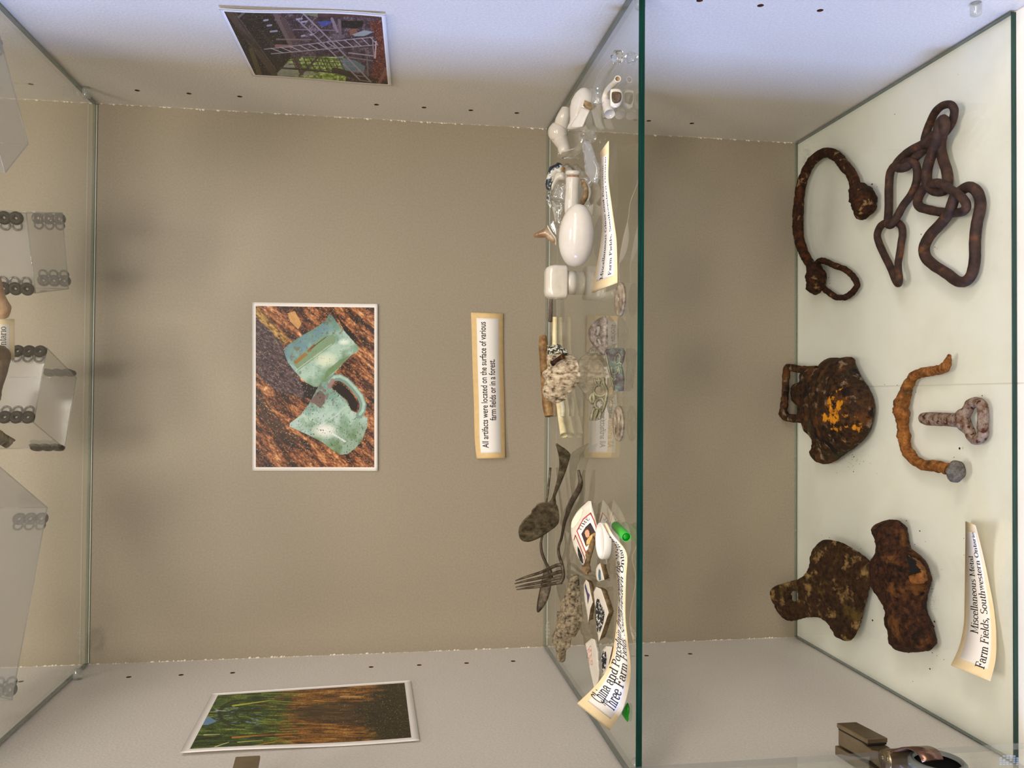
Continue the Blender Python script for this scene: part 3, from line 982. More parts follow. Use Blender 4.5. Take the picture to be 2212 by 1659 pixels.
class Ribbon:
    """bent paper strip: rows of (back edge point, front edge point) along the reading direction"""
    def __init__(s, rows, sub=10):
        A = spline([np.concatenate([a, b]) for a, b in rows], sub)
        s.A, s.B = A[:, :3], A[:, 3:]
        mid = (s.A + s.B) / 2
        d = np.r_[0, np.cumsum(np.linalg.norm(np.diff(mid, axis=0), axis=1))]
        s.L = d[-1]
        s.t = d / d[-1]
        s.w = float(np.mean(np.linalg.norm(s.A - s.B, axis=1)))

    def at(s, u, v, off=0.0):
        """u along 0..1, v 0 = top (back) edge .. 1 = bottom (front) edge"""
        u = np.clip(np.asarray(u, float), -0.02, 1.02)
        v = np.asarray(v, float)
        A = np.stack([np.interp(u, s.t, s.A[:, k]) for k in range(3)], -1)
        B = np.stack([np.interp(u, s.t, s.B[:, k]) for k in range(3)], -1)
        u2 = np.clip(u + 0.01, 0, 1)
        u1 = np.clip(u - 0.01, 0, 1)
        M2 = np.stack([np.interp(u2, s.t, (s.A + s.B)[:, k] / 2) for k in range(3)], -1)
        M1 = np.stack([np.interp(u1, s.t, (s.A + s.B)[:, k] / 2) for k in range(3)], -1)
        nn = np.cross(M2 - M1, A - B)
        nn /= np.linalg.norm(nn, axis=-1, keepdims=True) + 1e-12
        return A + (B - A) * v[..., None] + nn * off

    def strip(s, u0, u1, v0, v1, off, th=0.0003, n=60):
        U = np.linspace(u0, u1, n)
        V, F = [], []
        for u in U:
            for v in (v0, (v0 + v1) / 2, v1):
                V.append(s.at([u], [v], off)[0])
            for v in (v0, (v0 + v1) / 2, v1):
                V.append(s.at([u], [v], off - th)[0])
        for i in range(n - 1):
            a, b = 6 * i, 6 * i + 6
            F += [(a, a + 1, b + 1, b), (a + 1, a + 2, b + 2, b + 1), (a + 3, b + 3, b + 4, a + 4), (a + 4, b + 4, b + 5, a + 5), (a, b, b + 3, a + 3), (a + 2, a + 5, b + 5, b + 2)]
        F += [(0, 3, 4, 1), (1, 4, 5, 2)]
        e = 6 * (n - 1)
        F += [(e, e + 1, e + 4, e + 3), (e + 1, e + 2, e + 5, e + 4)]
        return V, F


def label_card(rows, lines, lab, size, inset_u, inset_v, base, wid=None, serif=True, card='card', vlines=(0.34, 0.66), th=0.0006, group=None, heavy=0.064):
    R = Ribbon(rows)
    mid = R.at([0.5], [0.5])[0]
    t = thing('caption_card', (mid[0], mid[1], base), lab, 'label', group)
    V, F = R.strip(0, 1, 0, 1, 0, th)
    mesh_obj('mount', V, F, M[card], t)
    V, F = R.strip(inset_u[0], inset_u[1], inset_v[0], inset_v[1], 0.00025, 0.0002)
    mesh_obj('paper', V, F, M['white'], t)
    VV, FF = [], []
    for (txt, c, width), vl in zip(lines, vlines):
        T, G, wd = text2d(txt, 1.0, heavy=heavy) if serif else sans2d(txt, 1.0)
        kx = width * R.L / wd
        u = c - width / 2 + T[:, 0] * kx / R.L
        v = vl - T[:, 1] * size / R.w
        n = len(VV)
        VV += list(R.at(u, v, 0.0004))
        FF += [tuple(i + n for i in g) for g in G]
    mesh_obj('lettering', VV, FF, M['ink'], t, smooth=False)
    return t


def rows_px(st):
    """(back px, back z, front px, front z) -> 3-D rows"""
    return [(onZ(a[0], a[1], za), onZ(b[0], b[1], zb)) for a, za, b, zb in st]


# Miscellaneous Metal
k = lambda u, v: (1660 + u / 4.007, 1100 + v / 4.007)
label_card(rows_px([
    (k(1578, 1350), .024, k(1918, 1487), .016),
    (k(1650, 1190), .014, k(1962, 1300), .010),
    (k(1690, 1000), .006, k(1968, 1080), .004),
    (k(1697, 800), .002, k(1946, 850), .0015),
    (k(1700, 600), .001, k(1905, 640), .004),
    (k(1702, 420), .001, k(1862, 440), .010),
    (k(1704, 250), .002, k(1818, 262), .020),
    (k(1704, 105), .004, k(1785, 140), .030)]),
    [('Miscellaneous Metal', .50, .50), ('Farm Fields, Southwestern Ontario', .49, .88)],
    'cream caption card reading Miscellaneous Metal, curling on the lowest shelf', .0115, (.06, .93), (.13, .87), 0.0, vlines=(.47, .79))

# Miscellaneous Glass and Porcelain  (middle shelf)
k = lambda u, v: (1120 + u / 4.607, 320 + v / 4.607)
label_card(rows_px([
    (k(728, 1437), ZM + .001, k(980, 1340), ZM + .001),
    (k(770, 1220), ZM + .001, k(978, 1150), ZM + .001),
    (k(815, 960), ZM + .001, k(968, 900), ZM + .003),
    (k(832, 760), ZM + .001, k(940, 700), ZM + .006),
    (k(818, 560), ZM + .003, k(915, 520), ZM + .008),
    (k(820, 330), ZM + .003, k(888, 300), ZM + .012),
    (k(818, 130), ZM + .003, k(893, 90), ZM + .012),
    (k(812, 40), ZM + .003, k(893, -70), ZM + .012)]),
    [('Miscellaneous Glass and Porcelain', .47, .80), ('Farm Fields, Southwestern Ontario', .50, .84)],
    'cream caption card reading Miscellaneous Glass and Porcelain, beside the white egg', .0105, (.07, .93), (.13, .90), ZM, vlines=(.42, .78))

# China and Porcelain
k = lambda u, v: (1090 + u / 3.779, 1220 + v / 3.779)
rows = rows_px([
    (k(590, 1135), ZM + .036, k(858, 1352), ZM + .013),
    (k(720, 1010), ZM + .029, k(960, 1190), ZM + .010),
    (k(815, 890), ZM + .022, k(1012, 1010), ZM + .007),
    (k(872, 760), ZM + .015, k(1030, 860), ZM + .004),
    (k(900, 600), ZM + .009, k(1018, 720), ZM + .003),
    (k(915, 440), ZM + .004, k(1000, 600), ZM + .002),
    (k(922, 250), ZM + .002, k(982, 420), ZM + .002),
    (k(910, 40), ZM + .002, k(986, 120), ZM + .004),
    ((1330, 1210), ZM + .002, (1354, 1208), ZM + .002),
    ((1329, 1190), ZM + .003, (1349, 1188), ZM + .004),
    ((1325, 1172), ZM + .004, (1336, 1171), ZM + .008),
    ((1315, 1157), ZM + .006, (1323, 1156), ZM + .013),
    ((1303, 1133), ZM + .010, (1308, 1130), ZM + .017)])
label_card(rows,
    [('China and Porcelain from Around the World', .53, .82), ('Three Farm Fields, Southwestern Ontario', .52, .78)],
    'long curling cream caption card reading China and Porcelain from Around the World', .0128, (.075, .96), (.14, .86), ZM, vlines=(.43, .80))


def flat_rows(px4, axis, val, wav):
    """strip fixed on a wall; px4 = left-top, left-bottom, right-top, right-bottom"""
    f = onY if axis == 'y' else onX
    a, b, c, d = [f(p[0], p[1], val) for p in px4]
    return a, b, c, d


k = lambda u, v: (1000 + u / 4.74, 660 + v / 4.74)
rows = []
for (l, r, o) in [((142, 1567), (432, 1563), .0045), ((122, 1380), (430, 1380), .0020), ((112, 1000), (424, 1000), .0012), ((98, 600), (414, 600), .001), ((90, 300), (412, 300), .001), ((82, 70), (411, 80), .0018)]:
    rows.append((onY(*k(*l), -o), onY(*k(*r), -o - .001)))
label_card(rows, [('All artifacts were located on the surface of various', .505, .865), ('farm fields or in a forest.', .47, .42)],
           'tan caption card about where the artifacts were located, on the back wall', .0098, (.037, .963), (.165, .86), float(rows[0][1][2]), serif=False, card='tan', vlines=(.445, .72))

# part of a caption card standing on the upper shelf
k = lambda u, v: (0 + u / 2.767, 400 + v / 2.767)
yb = float(onZ(31, 735, ZT + TG)[1])
rows = []
for py in (776, 755, 733, 712, 689):
    rows.append((onY(-70, py, yb - .004), onY(31, py, yb)))
label_card(rows, [('n Ontario', .44, .74)], 'cream caption card ending in Ontario, standing between two plastic boxes', .0072, (.0, .86), (.06, .90), ZT + TG, vlines=(.82,))

# ------------------------------------------------------------ photographic prints
def vn(x, y, seed=0):
    xi, yi = np.floor(x).astype(np.int64), np.floor(y).astype(np.int64)
    fx, fy = x - xi, y - yi
    fx, fy = fx * fx * (3 - 2 * fx), fy * fy * (3 - 2 * fy)

    def h(a, b):
        n = (a * 374761393 + b * 668265263 + seed * 1442695041) & 0xffffffff
        n = ((n ^ (n >> 13)) * 1274126177) & 0xffffffff
        return ((n ^ (n >> 16)) & 0xffff) / 65535.0
    return (h(xi, yi) * (1 - fx) + h(xi + 1, yi) * fx) * (1 - fy) + (h(xi, yi + 1) * (1 - fx) + h(xi + 1, yi + 1) * fx) * fy


def fbm(x, y, o=4, seed=0):
    s, a, tot = 0, 1, 0
    for i in range(o):
        s = s + a * vn(x * 2 ** i, y * 2 ** i, seed + i)
        tot += a
        a *= 0.55
    return s / tot


class Canvas:
    def __init__(s, X, Y):
        s.X, s.Y = X, Y
        s.P = np.stack([X, Y], 1)
        s.c = np.zeros((len(X), 3))

    def ramp(s, t, stops):
        xs = [a for a, _ in stops]
        cs = np.array([c for _, c in stops], float)
        return np.stack([np.interp(t, xs, cs[:, k]) for k in range(3)], 1)

    def mask(s, poly): return inside(s.P, poly)

    def mix(s, m, col, a=1.0):
        m = m.astype(float) * a
        s.c = s.c * (1 - m[:, None]) + np.array(col, float) * m[:, None]

    def poly(s, poly, col, a=1.0): s.mix(s.mask(poly), col, a)

    def line(s, p, q, w, col, a=1.0, w2=None):
        p, q = np.array(p, float), np.array(q, float)
        d = q - p
        t = np.clip(((s.P - p) @ d) / (d @ d), 0, 1)
        r = np.linalg.norm(s.P - p - t[:, None] * d, axis=1)
        ww = w + ((w2 if w2 is not None else w) - w) * t
        s.mix(np.clip((ww / 2 - r) / 1.5 + 0.5, 0, 1), col, a)


def homog(src, dst):
    A = []
    for (x, y), (u, v) in zip(src, dst):
        A.append([x, y, 1, 0, 0, 0, -u * x, -u * y, -u])
        A.append([0, 0, 0, x, y, 1, -v * x, -v * y, -v])
    return np.linalg.svd(np.array(A))[2][-1].reshape(3, 3)


def photo_print(name, lab, c3, crop4, painter, res, border, wav, normal, offset):
    """c3: world corners TL,TR,BR,BL; crop4: the same corners in the sketch frame the painter draws in"""
    c3 = [np.array(c) for c in c3]
    n = np.array(normal, float)
    TL, TR, BR, BL = c3

    def P(u, v):
        u, v = np.asarray(u, float)[..., None], np.asarray(v, float)[..., None]
        return (TL * (1 - u) + TR * u) * (1 - v) + (BL * (1 - u) + BR * u) * v
    t = thing(name, (TL + TR + BR + BL) / 4, lab, 'photograph', 'photographic prints')
    N = 40
    V, F = [], []
    for layer in (0, 1):
        for j in range(N + 1):
            for i in range(N + 1):
                u, v = i / N, j / N
                V.append(P(u, v) + n * (offset + wav(u, v) - layer * 0.0003))
    K = (N + 1) ** 2
    for j in range(N):
        for i in range(N):
            a = j * (N + 1) + i
            F += [(a, a + 1, a + N + 2, a + N + 1), (K + a, K + a + N + 1, K + a + N + 2, K + a + 1)]
    for i in range(N):
        for a, b in ((i, i + 1), (N * (N + 1) + i, N * (N + 1) + i + 1), (i * (N + 1), (i + 1) * (N + 1)), (i * (N + 1) + N, (i + 1) * (N + 1) + N)):
            F.append((a, b, K + b, K + a))
    mesh_obj('photo_paper', V, F, M['print_white'], t)
    nx, ny = res
    bu, bv = border
    U, Vv = np.meshgrid(np.linspace(bu, 1 - bu, nx), np.linspace(bv, 1 - bv, ny))
    U, Vv = U.ravel(), Vv.ravel()
    H = homog([(0, 0), (1, 0), (1, 1), (0, 1)], crop4)
    q = H @ np.stack([U, Vv, np.ones_like(U)])
    cv = Canvas(q[0] / q[2], q[1] / q[2])
    painter(cv)
    wv = np.array([wav(a, b) for a, b in zip(U, Vv)])
    V = P(U, Vv) + n * (offset + wv + 0.00015)[:, None]
    F = []
    idx = np.arange(nx * ny).reshape(ny, nx)
    F = np.stack([idx[:-1, :-1].ravel(), idx[:-1, 1:].ravel(), idx[1:, 1:].ravel(), idx[1:, :-1].ravel()], 1)
    mesh_obj('picture', V, F.tolist(), M['print'], t, cols=lin(np.clip(cv.c, 0, 255)))
    return t


M['print_white'] = mat('photo_paper_white', (246, 242, 238), 0.5)
m = mat('printed_picture', (128, 128, 128), 0.35, spec=0.35)
vc = m.node_tree.nodes.new('ShaderNodeVertexColor')
vc.layer_name = 'Col'
m.node_tree.links.new(vc.outputs[0], m.node_tree.nodes['Principled BSDF'].inputs['Base Color'])
M['print'] = m


def paint_mugs(c):
    # sketch frame: 4.047x enlargement of the print
    X, Y = c.X, c.Y
    a = (X + Y * 0.9) / 1.35
    b = (Y - X * 0.9) / 1.35
    t = fbm(a / 150, b / 34, 6, 3)
    t2 = fbm(a / 22, b / 9, 4, 11)
    tt = t * 0.6 + t2 * 0.4
    c.c = c.ramp(tt, [(.28, (16, 9, 7)), (.4, (60, 32, 20)), (.5, (116, 68, 40)), (.58, (162, 100, 60)), (.68, (210, 152, 100)), (.8, (246, 214, 168))])
    # dark violet-brown weathered band
    band = inside(c.P, [(128, 200), (250, 260), (360, 420), (390, 560), (520, 760), (560, 930), (480, 920), (300, 860), (180, 760), (128, 700)])
    g = fbm(a / 30, b / 10, 4, 21)
    col = c.ramp(g, [(.2, (30, 20, 24)), (.5, (74, 56, 62)), (.75, (116, 92, 88)), (.95, (190, 160, 130))])
    c.c = np.where(band[:, None], col, c.c)
    ol = inside(c.P, [(160, 140), (330, 330), (430, 430), (370, 470), (260, 340), (130, 220), (130, 150)])
    col = c.ramp(g, [(.2, (50, 32, 14)), (.5, (150, 110, 50)), (.8, (214, 176, 104))])
    c.c = np.where(ol[:, None], col, c.c)
    lo = inside(c.P, [(128, 830), (220, 960), (400, 1200), (620, 1330), (560, 1400), (330, 1300), (200, 1120), (128, 1060)])
    c.mix(lo & (g < .62), (48, 34, 28), .75)
    c.mix(inside(c.P, [(520, 780), (680, 850), (640, 940), (560, 930)]), (16, 10, 8), .9)
    c.mix(inside(c.P, [(840, 220), (1000, 380), (1010, 440), (940, 420)]), (20, 10, 6), .9)
    c.mix(fbm(X / 3.2, Y / 3.2, 2, 31) > .82, (252, 220, 176), .8)
    c.mix(inside(c.P, [(410, 190), (470, 170), (530, 280), (500, 330), (430, 260)]), (232, 176, 108), .8)

    def soft(a, lo, w=.08):
        return np.clip((a - lo) / w + .5, 0, 1)

    def mug(poly, dirv, o, L):
        m = c.mask(poly)
        s = ((c.P - np.array(o)) @ np.array(dirv)) / L
        n1 = fbm(X / 60, Y / 60, 4, 41)
        col = c.ramp(np.clip(s + (n1 - .5) * .5, 0, 1), [(0, (96, 128, 116)), (.3, (124, 160, 148)), (.5, (162, 192, 180)), (.62, (178, 204, 190)), (.78, (134, 166, 146)), (1, (108, 136, 100))])
        c.c = np.where(m[:, None], col, c.c)
        return m
    sm = [(770, 195), (800, 215), (880, 320), (1032, 490), (1025, 520), (960, 560), (900, 620), (820, 710), (740, 790), (690, 830), (640, 835), (560, 790), (480, 710), (410, 620), (378, 530), (385, 490), (460, 430), (560, 370), (680, 300), (745, 240)]
    m = mug(sm, (.58, .81), (560, 330), 520)
    c.mix(m * soft(fbm(X / 60, Y / 40, 3, 51), .5, .25) * np.clip((1200 - X - Y) / 200, 0, 1), (104, 142, 166), .8)
    c.mix(m * soft(fbm(X / 26, Y / 26, 5, 52), .66) * (X + Y < 1260), (112, 90, 72), .6)
    c.mix(c.mask([(470, 600), (700, 400), (800, 375), (835, 400), (820, 450), (640, 590), (500, 690), (465, 640)]), (126, 152, 120), 1)
    c.line((480, 620), (560, 550), 30, (158, 104, 40), .85)
    c.line((590, 520), (640, 470), 22, (140, 84, 34), .8)
    c.line((480, 690), (790, 460), 10, (192, 216, 200), .6)
    c.line((610, 500), (740, 400), 8, (60, 70, 50), .8)
    c.mix(m * np.clip(1 - ((X - 745) / 120) ** 2 - ((Y - 600) / 80) ** 2, 0, 1), (222, 230, 204), .9)
    c.mix(m * np.clip(1 - ((X - 900) / 60) ** 2 - ((Y - 440) / 34) ** 2, 0, 1), (232, 244, 232), .9)
    c.mix(c.mask([(740, 700), (860, 600), (950, 560), (850, 670), (730, 770)]), (104, 132, 88), .8)
    c.mix(m & (fbm(X / 5, Y / 5, 2, 61) > .84), (20, 24, 22), .9)
    lg = [(700, 790), (760, 790), (790, 840), (860, 900), (930, 960), (965, 1040), (1040, 1080), (1110, 1100), (1105, 1180), (1060, 1300), (1000, 1370), (930, 1420), (870, 1425), (800, 1385), (700, 1310), (560, 1240), (425, 1180), (430, 1150), (520, 1080), (600, 970), (650, 880)]
    m = mug(lg, (.25, .97), (560, 760), 600)
    c.mix(m * soft(fbm(X / 70, Y / 70, 3, 71), .5, .3) * (Y > 1050), (186, 206, 206), .5)
    c.mix(m * soft(fbm(X / 30, Y / 30, 5, 72), .58) * np.clip((1050 - Y) / 120, 0, 1), (120, 96, 90), .7)
    c.mix(c.mask([(600, 960), (690, 860), (735, 900), (730, 980), (690, 1020), (640, 980)]), (108, 84, 80), .85)
    c.line((540, 1080), (700, 1170), 9, (206, 222, 222), .6)
    c.line((700, 1170), (860, 1060), 10, (206, 220, 220), .5)
    c.line((780, 1230), (910, 1310), 16, (226, 234, 234), .8)
    c.mix(m * np.clip(1 - ((X - 730) / 130) ** 2 - ((Y - 1215) / 80) ** 2, 0, 1), (236, 238, 234), 1)
    c.mix(m & (fbm(X / 7, Y / 12, 3, 81) > .73), (34, 26, 24), .85)
    # handle of the lower mug
    h = [(770, 800), (810, 755), (860, 750), (920, 780), (990, 850), (1045, 920), (1070, 990), (1060, 1050), (1035, 1080)]
    for p, q in zip(h[:-1], h[1:]):
        c.line(p, q, 58, (120, 148, 138))
    for p, q in zip(h[:-1], h[1:]):
        c.line((p[0] + 6, p[1] - 8), (q[0] + 6, q[1] - 8), 24, (176, 206, 194), .8)
    c.line((775, 830), (800, 780), 40, (150, 116, 110), .8)
    c.mix(c.mask([(800, 840), (850, 800), (910, 830), (980, 900), (1025, 980), (1010, 1050), (960, 1030), (930, 950), (860, 890)]), (26, 12, 6), 1)


y0 = -0.0003
p4 = [(545, 1017), (545, 653), (816, 657), (816, 1017)]
k = lambda u, v: ((u - 520) * 4.047, (v - 630) * 4.047)
photo_print('photo_print', 'white-bordered print of two green enamel mugs on bark, on the back wall',
            [onY(*p, y0) for p in p4], [k(*p) for p in p4], paint_mugs, (340, 250), (.022, .028),
            lambda u, v: 0.0012 * abs(v - 0.4) ** 2 + 0.002 * max(0, v - .75) ** 2 * 8, (0, -1, 0), .0008)


def paint_barn(c):
    X, Y = c.X, c.Y
    n = fbm(X / 40, Y / 40, 4, 5)
    n2 = fbm(X / 8, Y / 8, 3, 6)
    c.c = c.ramp(n * .5 + n2 * .5, [(.2, (24, 18, 26)), (.45, (58, 44, 50)), (.6, (92, 74, 76)), (.8, (150, 130, 130))])
    roof = inside(c.P, [(150, 30), (640, 60), (860, 420), (880, 560), (720, 760), (500, 780)])
    c.c = np.where(roof[:, None], c.ramp(n2, [(.2, (18, 14, 14)), (.6, (44, 38, 34)), (.9, (72, 66, 58))]), c.c)
    for i in range(8):
        c.line((400 + i * 40, 120 + i * 42), (560 + i * 34, 110 + i * 30), 5, (70, 66, 60), .7)
        c.line((560 + i * 22, 250 + i * 40), (700 + i * 12, 420 + i * 20), 5, (86, 78, 66), .5)
    # daylight opening with greenery
    op = [(740, 760), (860, 590), (960, 560), (1200, 560), (1420, 560), (1480, 700), (1440, 830), (1100, 790)]
    m = c.mask(op)
    g = fbm(X / 22, Y / 22, 3, 9)
    c.c = np.where(m[:, None], c.ramp(g, [(.2, (66, 84, 34)), (.5, (128, 150, 64)), (.7, (178, 194, 110)), (.9, (214, 220, 180))]), c.c)
    c.poly([(740, 740), (850, 620), (920, 640), (900, 700), (1040, 720), (1180, 740), (1000, 770), (760, 770)], (150, 152, 150), .8)
    c.poly([(1370, 560), (1560, 600), (1660, 660), (1640, 730), (1420, 700)], (102, 124, 124), .9)
    # earth floor
    gr = [(1700, 200), (1860, 170), (1920, 855), (1700, 850), (1760, 600), (1790, 400)]
    m = c.mask(gr)
    c.c = np.where(m[:, None], c.ramp(n2, [(.2, (60, 22, 18)), (.5, (96, 44, 36)), (.75, (140, 84, 70)), (.9, (200, 160, 140))]), c.c)
    c.poly([(1140, 200), (1230, 190), (1310, 200), (1240, 245), (1190, 240)], (60, 74, 130))
    c.poly([(1400, 190), (1640, 190), (1630, 250), (1560, 270), (1400, 260)], (16, 18, 22), .9)
    c.poly([(1515, 330), (1650, 285), (1755, 300), (1650, 345), (1550, 348)], (146, 152, 150))
    c.poly([(1490, 280), (1560, 270), (1580, 310), (1520, 330), (1495, 345)], (130, 82, 62))
    c.poly([(1300, 320), (1440, 335), (1430, 370), (1330, 400)], (110, 98, 98), .8)
    for q in ((960, 165, 50), (1010, 195, 50), (1000, 340, 30), (620, 165, 34), (655, 222, 36), (700, 285, 60), (1090, 330, 30)):
        c.line((q[0] - q[2] / 2, q[1]), (q[0] + q[2] / 2, q[1] - 4), 20, (196, 190, 200), .7)
    W = (108, 90, 84)
    c.line((245, 60), (720, 750), 62, (74, 60, 50), 1, 54)
    c.line((300, 60), (730, 700), 12, (110, 94, 80), .6)
    c.line((330, 250), (560, 470), 34, (54, 46, 36), .9)
    c.line((480, 480), (580, 760), 44, (82, 72, 42))
    c.line((700, 70), (880, 450), 46, (104, 84, 80), 1, 40)
    c.line((800, 170), (940, 460), 60, (84, 66, 64))
    c.line((900, 150), (990, 440), 14, (60, 50, 52), .9)
    c.line((900, 540), (990, 740), 40, (78, 62, 56))
    c.line((1160, 560), (970, 760), 22, (84, 66, 60))
    c.line((780, 680), (1500, 740), 18, (62, 50, 46))
    c.line((1330, 700), (1900, 850), 60, (50, 40, 34), .9)
    c.line((350, 130), (420, 60), 24, (96, 90, 86))
    c.line((730, 370), (1080, 380), 16, (126, 104, 96), .9)
    c.line((730, 440), (880, 450), 34, (150, 110, 98), .9)
    c.line((900, 270), (1350, 290), 12, (130, 112, 116), .9)
    c.line((1300, 170), (1360, 300), 30, (134, 116, 120))
    c.line((1380, 190), (1390, 330), 34, (110, 92, 92))
    L = (150, 134, 136)
    for p, q, w in (((1000, 110), (1720, 820), 15), ((950, 180), (1600, 800), 13), ((610, 475), (1745, 355), 11), ((680, 525), (1780, 435), 11)):
        c.line(p, q, w, L)
    for i in range(13):
        s = i / 12
        p = (610 + 1135 * s, 475 - 120 * s)
        q = (690 + 1090 * s, 525 - 90 * s)
        if i:
            c.line((p[0] - 30, p[1]), (q[0] + 20, q[1]), 8, (176, 164, 166))
    for i in range(14):
        s = i / 13
        c.line((1000 + 720 * s, 120 + 700 * s), (950 + 650 * s, 190 + 610 * s), 7, (138, 124, 128))
    for i in range(9):
        x = 880 + i * 62
        c.line((x, 560 + i * 3), (x + 60, 700), 9, (60, 48, 46))
    for y in (560, 600, 640, 680):
        c.line((860, y), (1420, y + 25), 8, (66, 52, 50), .9)
    c.line((1480, 520), (1760, 550), 14, L)
    c.line((1450, 560), (1740, 600), 14, (120, 104, 104))
    c.line((1740, 370), (1760, 570), 14, (150, 126, 120))
    c.line((1780, 400), (1770, 570), 16, (190, 160, 154))
    c.line((1680, 560), (1690, 760), 14, (118, 98, 94))
    c.line((1890, 690), (1810, 840), 36, (130, 88, 74))
    c.line((1150, 130), (1850, 150), 26, (84, 52, 52), .9)
    c.poly([(900, 85), (1150, 110), (1150, 150), (980, 110)], (150, 170, 110), .5)
    c.mix(fbm(X / 7, Y / 7, 2, 77) > .86, (214, 206, 214), .7)


p4 = [(545, 160), (472, 9), (833, 24), (846, 181)]
k = lambda u, v: ((u - 440) * 4.809, (v - 0) * 4.809)
photo_print('photo_print', 'white-bordered print of a cluttered barn with ladders, on the right panel',
            [onX(*p, HW) for p in p4], [k(*p) for p in p4], paint_barn, (270, 340), (.03, .026),
            lambda u, v: 0.0010 + 0.0022 * u * (0.5 + 0.5 * math.sin(v * 5.5 + .8)) + 0.0010 * (1 - u) * (.5 + .5 * math.sin(v * 6 + 3)), (-1, 0, 0), .0005)


def paint_corn(c):
    X, Y = c.X, c.Y
    n = fbm(X / 120, Y / 11, 5, 15)
    n2 = fbm(X / 8, Y / 5, 3, 16)
    n3 = fbm(X / 60, Y / 26, 4, 17)
    g = c.ramp(n * .7 + n2 * .3, [(.2, (14, 22, 8)), (.4, (34, 58, 16)), (.55, (72, 100, 30)), (.68, (128, 140, 48)), (.85, (226, 220, 130))])
    b = c.ramp(n * .7 + n2 * .3, [(.2, (34, 22, 8)), (.42, (104, 64, 20)), (.55, (150, 100, 38)), (.68, (190, 140, 64)), (.82, (232, 200, 130))])
    d = c.ramp(n2 * .6 + fbm(X / 5, Y / 5, 2, 18) * .4, [(.2, (16, 12, 6)), (.5, (40, 32, 16)), (.68, (76, 66, 30)), (.85, (130, 118, 70)), (.95, (220, 210, 190))])
    m1 = np.clip((X - 820 + (n3 - .5) * 500 + np.abs(Y - 400) * 0.2) / 260, 0, 1)[:, None]
    cen = np.abs(Y - 400)
    m2 = np.clip((X - 1430 - cen * .9 + (n3 - .5) * 300) / 180, 0, 1)[:, None]
    low = np.clip((X - 1050 + (cen - 60) * -3) / 200, 0, 1)[:, None] * (cen[:, None] < 90)
    c.c = g * (1 - m1) + b * m1
    c.c = c.c * (1 - low * .6) + np.array([40, 34, 22]) * low * .6
    c.c = c.c * (1 - m2) + d * m2
    c.mix(c.mask([(265, 510), (300, 440), (350, 440), (400, 480), (330, 510)]), (110, 150, 190), .9)
    c.mix((fbm(X / 40, Y / 10, 3, 23) > .66) & (X > 380) & (X < 760) & (np.abs(Y - 430) < 80), (130, 160, 180), .7)
    for cx, rx, ry in ((520, 150, 90), (620, 130, 60), (700, 120, 42), (560, 200, 120)):
        r = ((X - cx - 60) / rx) ** 2 + ((Y - 415) / ry) ** 2
        c.mix((np.abs(r - 1) < .12) & (X < cx + 60), (26, 46, 16), .8)
    for p, q, w, col in (((530, 345), (820, 300), 14, (196, 196, 74)), ((820, 300), (1100, 320), 9, (150, 160, 60)), ((520, 620), (720, 600), 18, (196, 128, 50)), ((730, 600), (860, 590), 14, (160, 90, 30)), ((860, 590), (1080, 575), 12, (186, 116, 46)),
                         ((380, 700), (490, 660), 8, (236, 232, 170)), ((300, 595), (420, 592), 9, (220, 216, 150)), ((640, 700), (900, 640), 10, (190, 150, 50)), ((560, 660), (760, 640), 8, (210, 210, 120)), ((400, 385), (480, 390), 7, (220, 220, 180)),
                         ((1400, 265), (1560, 262), 7, (210, 190, 140)), ((900, 545), (1300, 520), 9, (168, 116, 50)), ((1100, 580), (1600, 580), 10, (150, 104, 48)), ((760, 240), (1100, 240), 10, (122, 140, 40)), ((200, 640), (430, 610), 22, (24, 30, 12))):
        c.line(p, q, w, col, .9, w * .5)
    c.mix((fbm(X / 4, Y / 4, 2, 29) > .87) & (X > 1250), (226, 220, 204), .85)


p4 = [(388, 1636), (458, 1502), (887, 1473), (906, 1605)]
# reading orientation on the left panel: image-bottom edge is the front edge
p4 = [(388, 1636), (458, 1502), (887, 1473), (906, 1605)]
k = lambda u, v: ((u - 360) * 3.814, (v - 1440) * 3.814)
photo_print('photo_print', 'white-bordered print of a green and brown maize field row, on the left panel',
            [onX(*p, -HW) for p in p4], [k(*p) for p in p4], paint_corn, (260, 360), (.045, .034),
            lambda u, v: 0.0010 + 0.0020 * (1 - u) * (.5 + .5 * math.sin(v * 5 + 1)), (1, 0, 0), .0005)

# ------------------------------------------------------------ materials of the small finds
M['china'] = mat('white_china', (212, 206, 194), 0.12, spec=0.6, cols=[(176, 160, 138), (208, 201, 186), (217, 211, 199)], nscale=70, stops=[0.22, 0.36, 0.6], coat=0.3)
M['milk'] = mat('milk_glass', (212, 205, 194), 0.14, spec=0.55, cols=[(182, 164, 140), (208, 201, 188), (216, 210, 200)], nscale=60, stops=[0.2, 0.32, 0.6], sss=0.1)
M['bisque'] = mat('brown_broken_body', (150, 122, 86), 0.85, bump=0.0004, bscale=400, cols=[(78, 58, 38), (130, 106, 74), (176, 152, 114)], nscale=160)
M['core'] = mat('brown_core', (100, 80, 60), 0.9, bump=0.0004, bscale=300, cols=[(60, 48, 34), (92, 76, 58), (126, 106, 84)], nscale=200)
M['blue_china'] = mat('blue_printed_china', (226, 224, 214), 0.12, spec=0.6, cols=[(28, 36, 52), (58, 76, 84), (214, 214, 206), (238, 234, 222)], nscale=110, stops=[0.45, 0.52, 0.56, 0.66], detail=3, coat=0.3)
M['black_china'] = mat('black_floral_china', (226, 224, 214), 0.15, spec=0.6, cols=[(24, 26, 32), (52, 56, 64), (206, 206, 200), (240, 236, 226)], nscale=420, stops=[0.50, 0.56, 0.60, 0.66], detail=3)
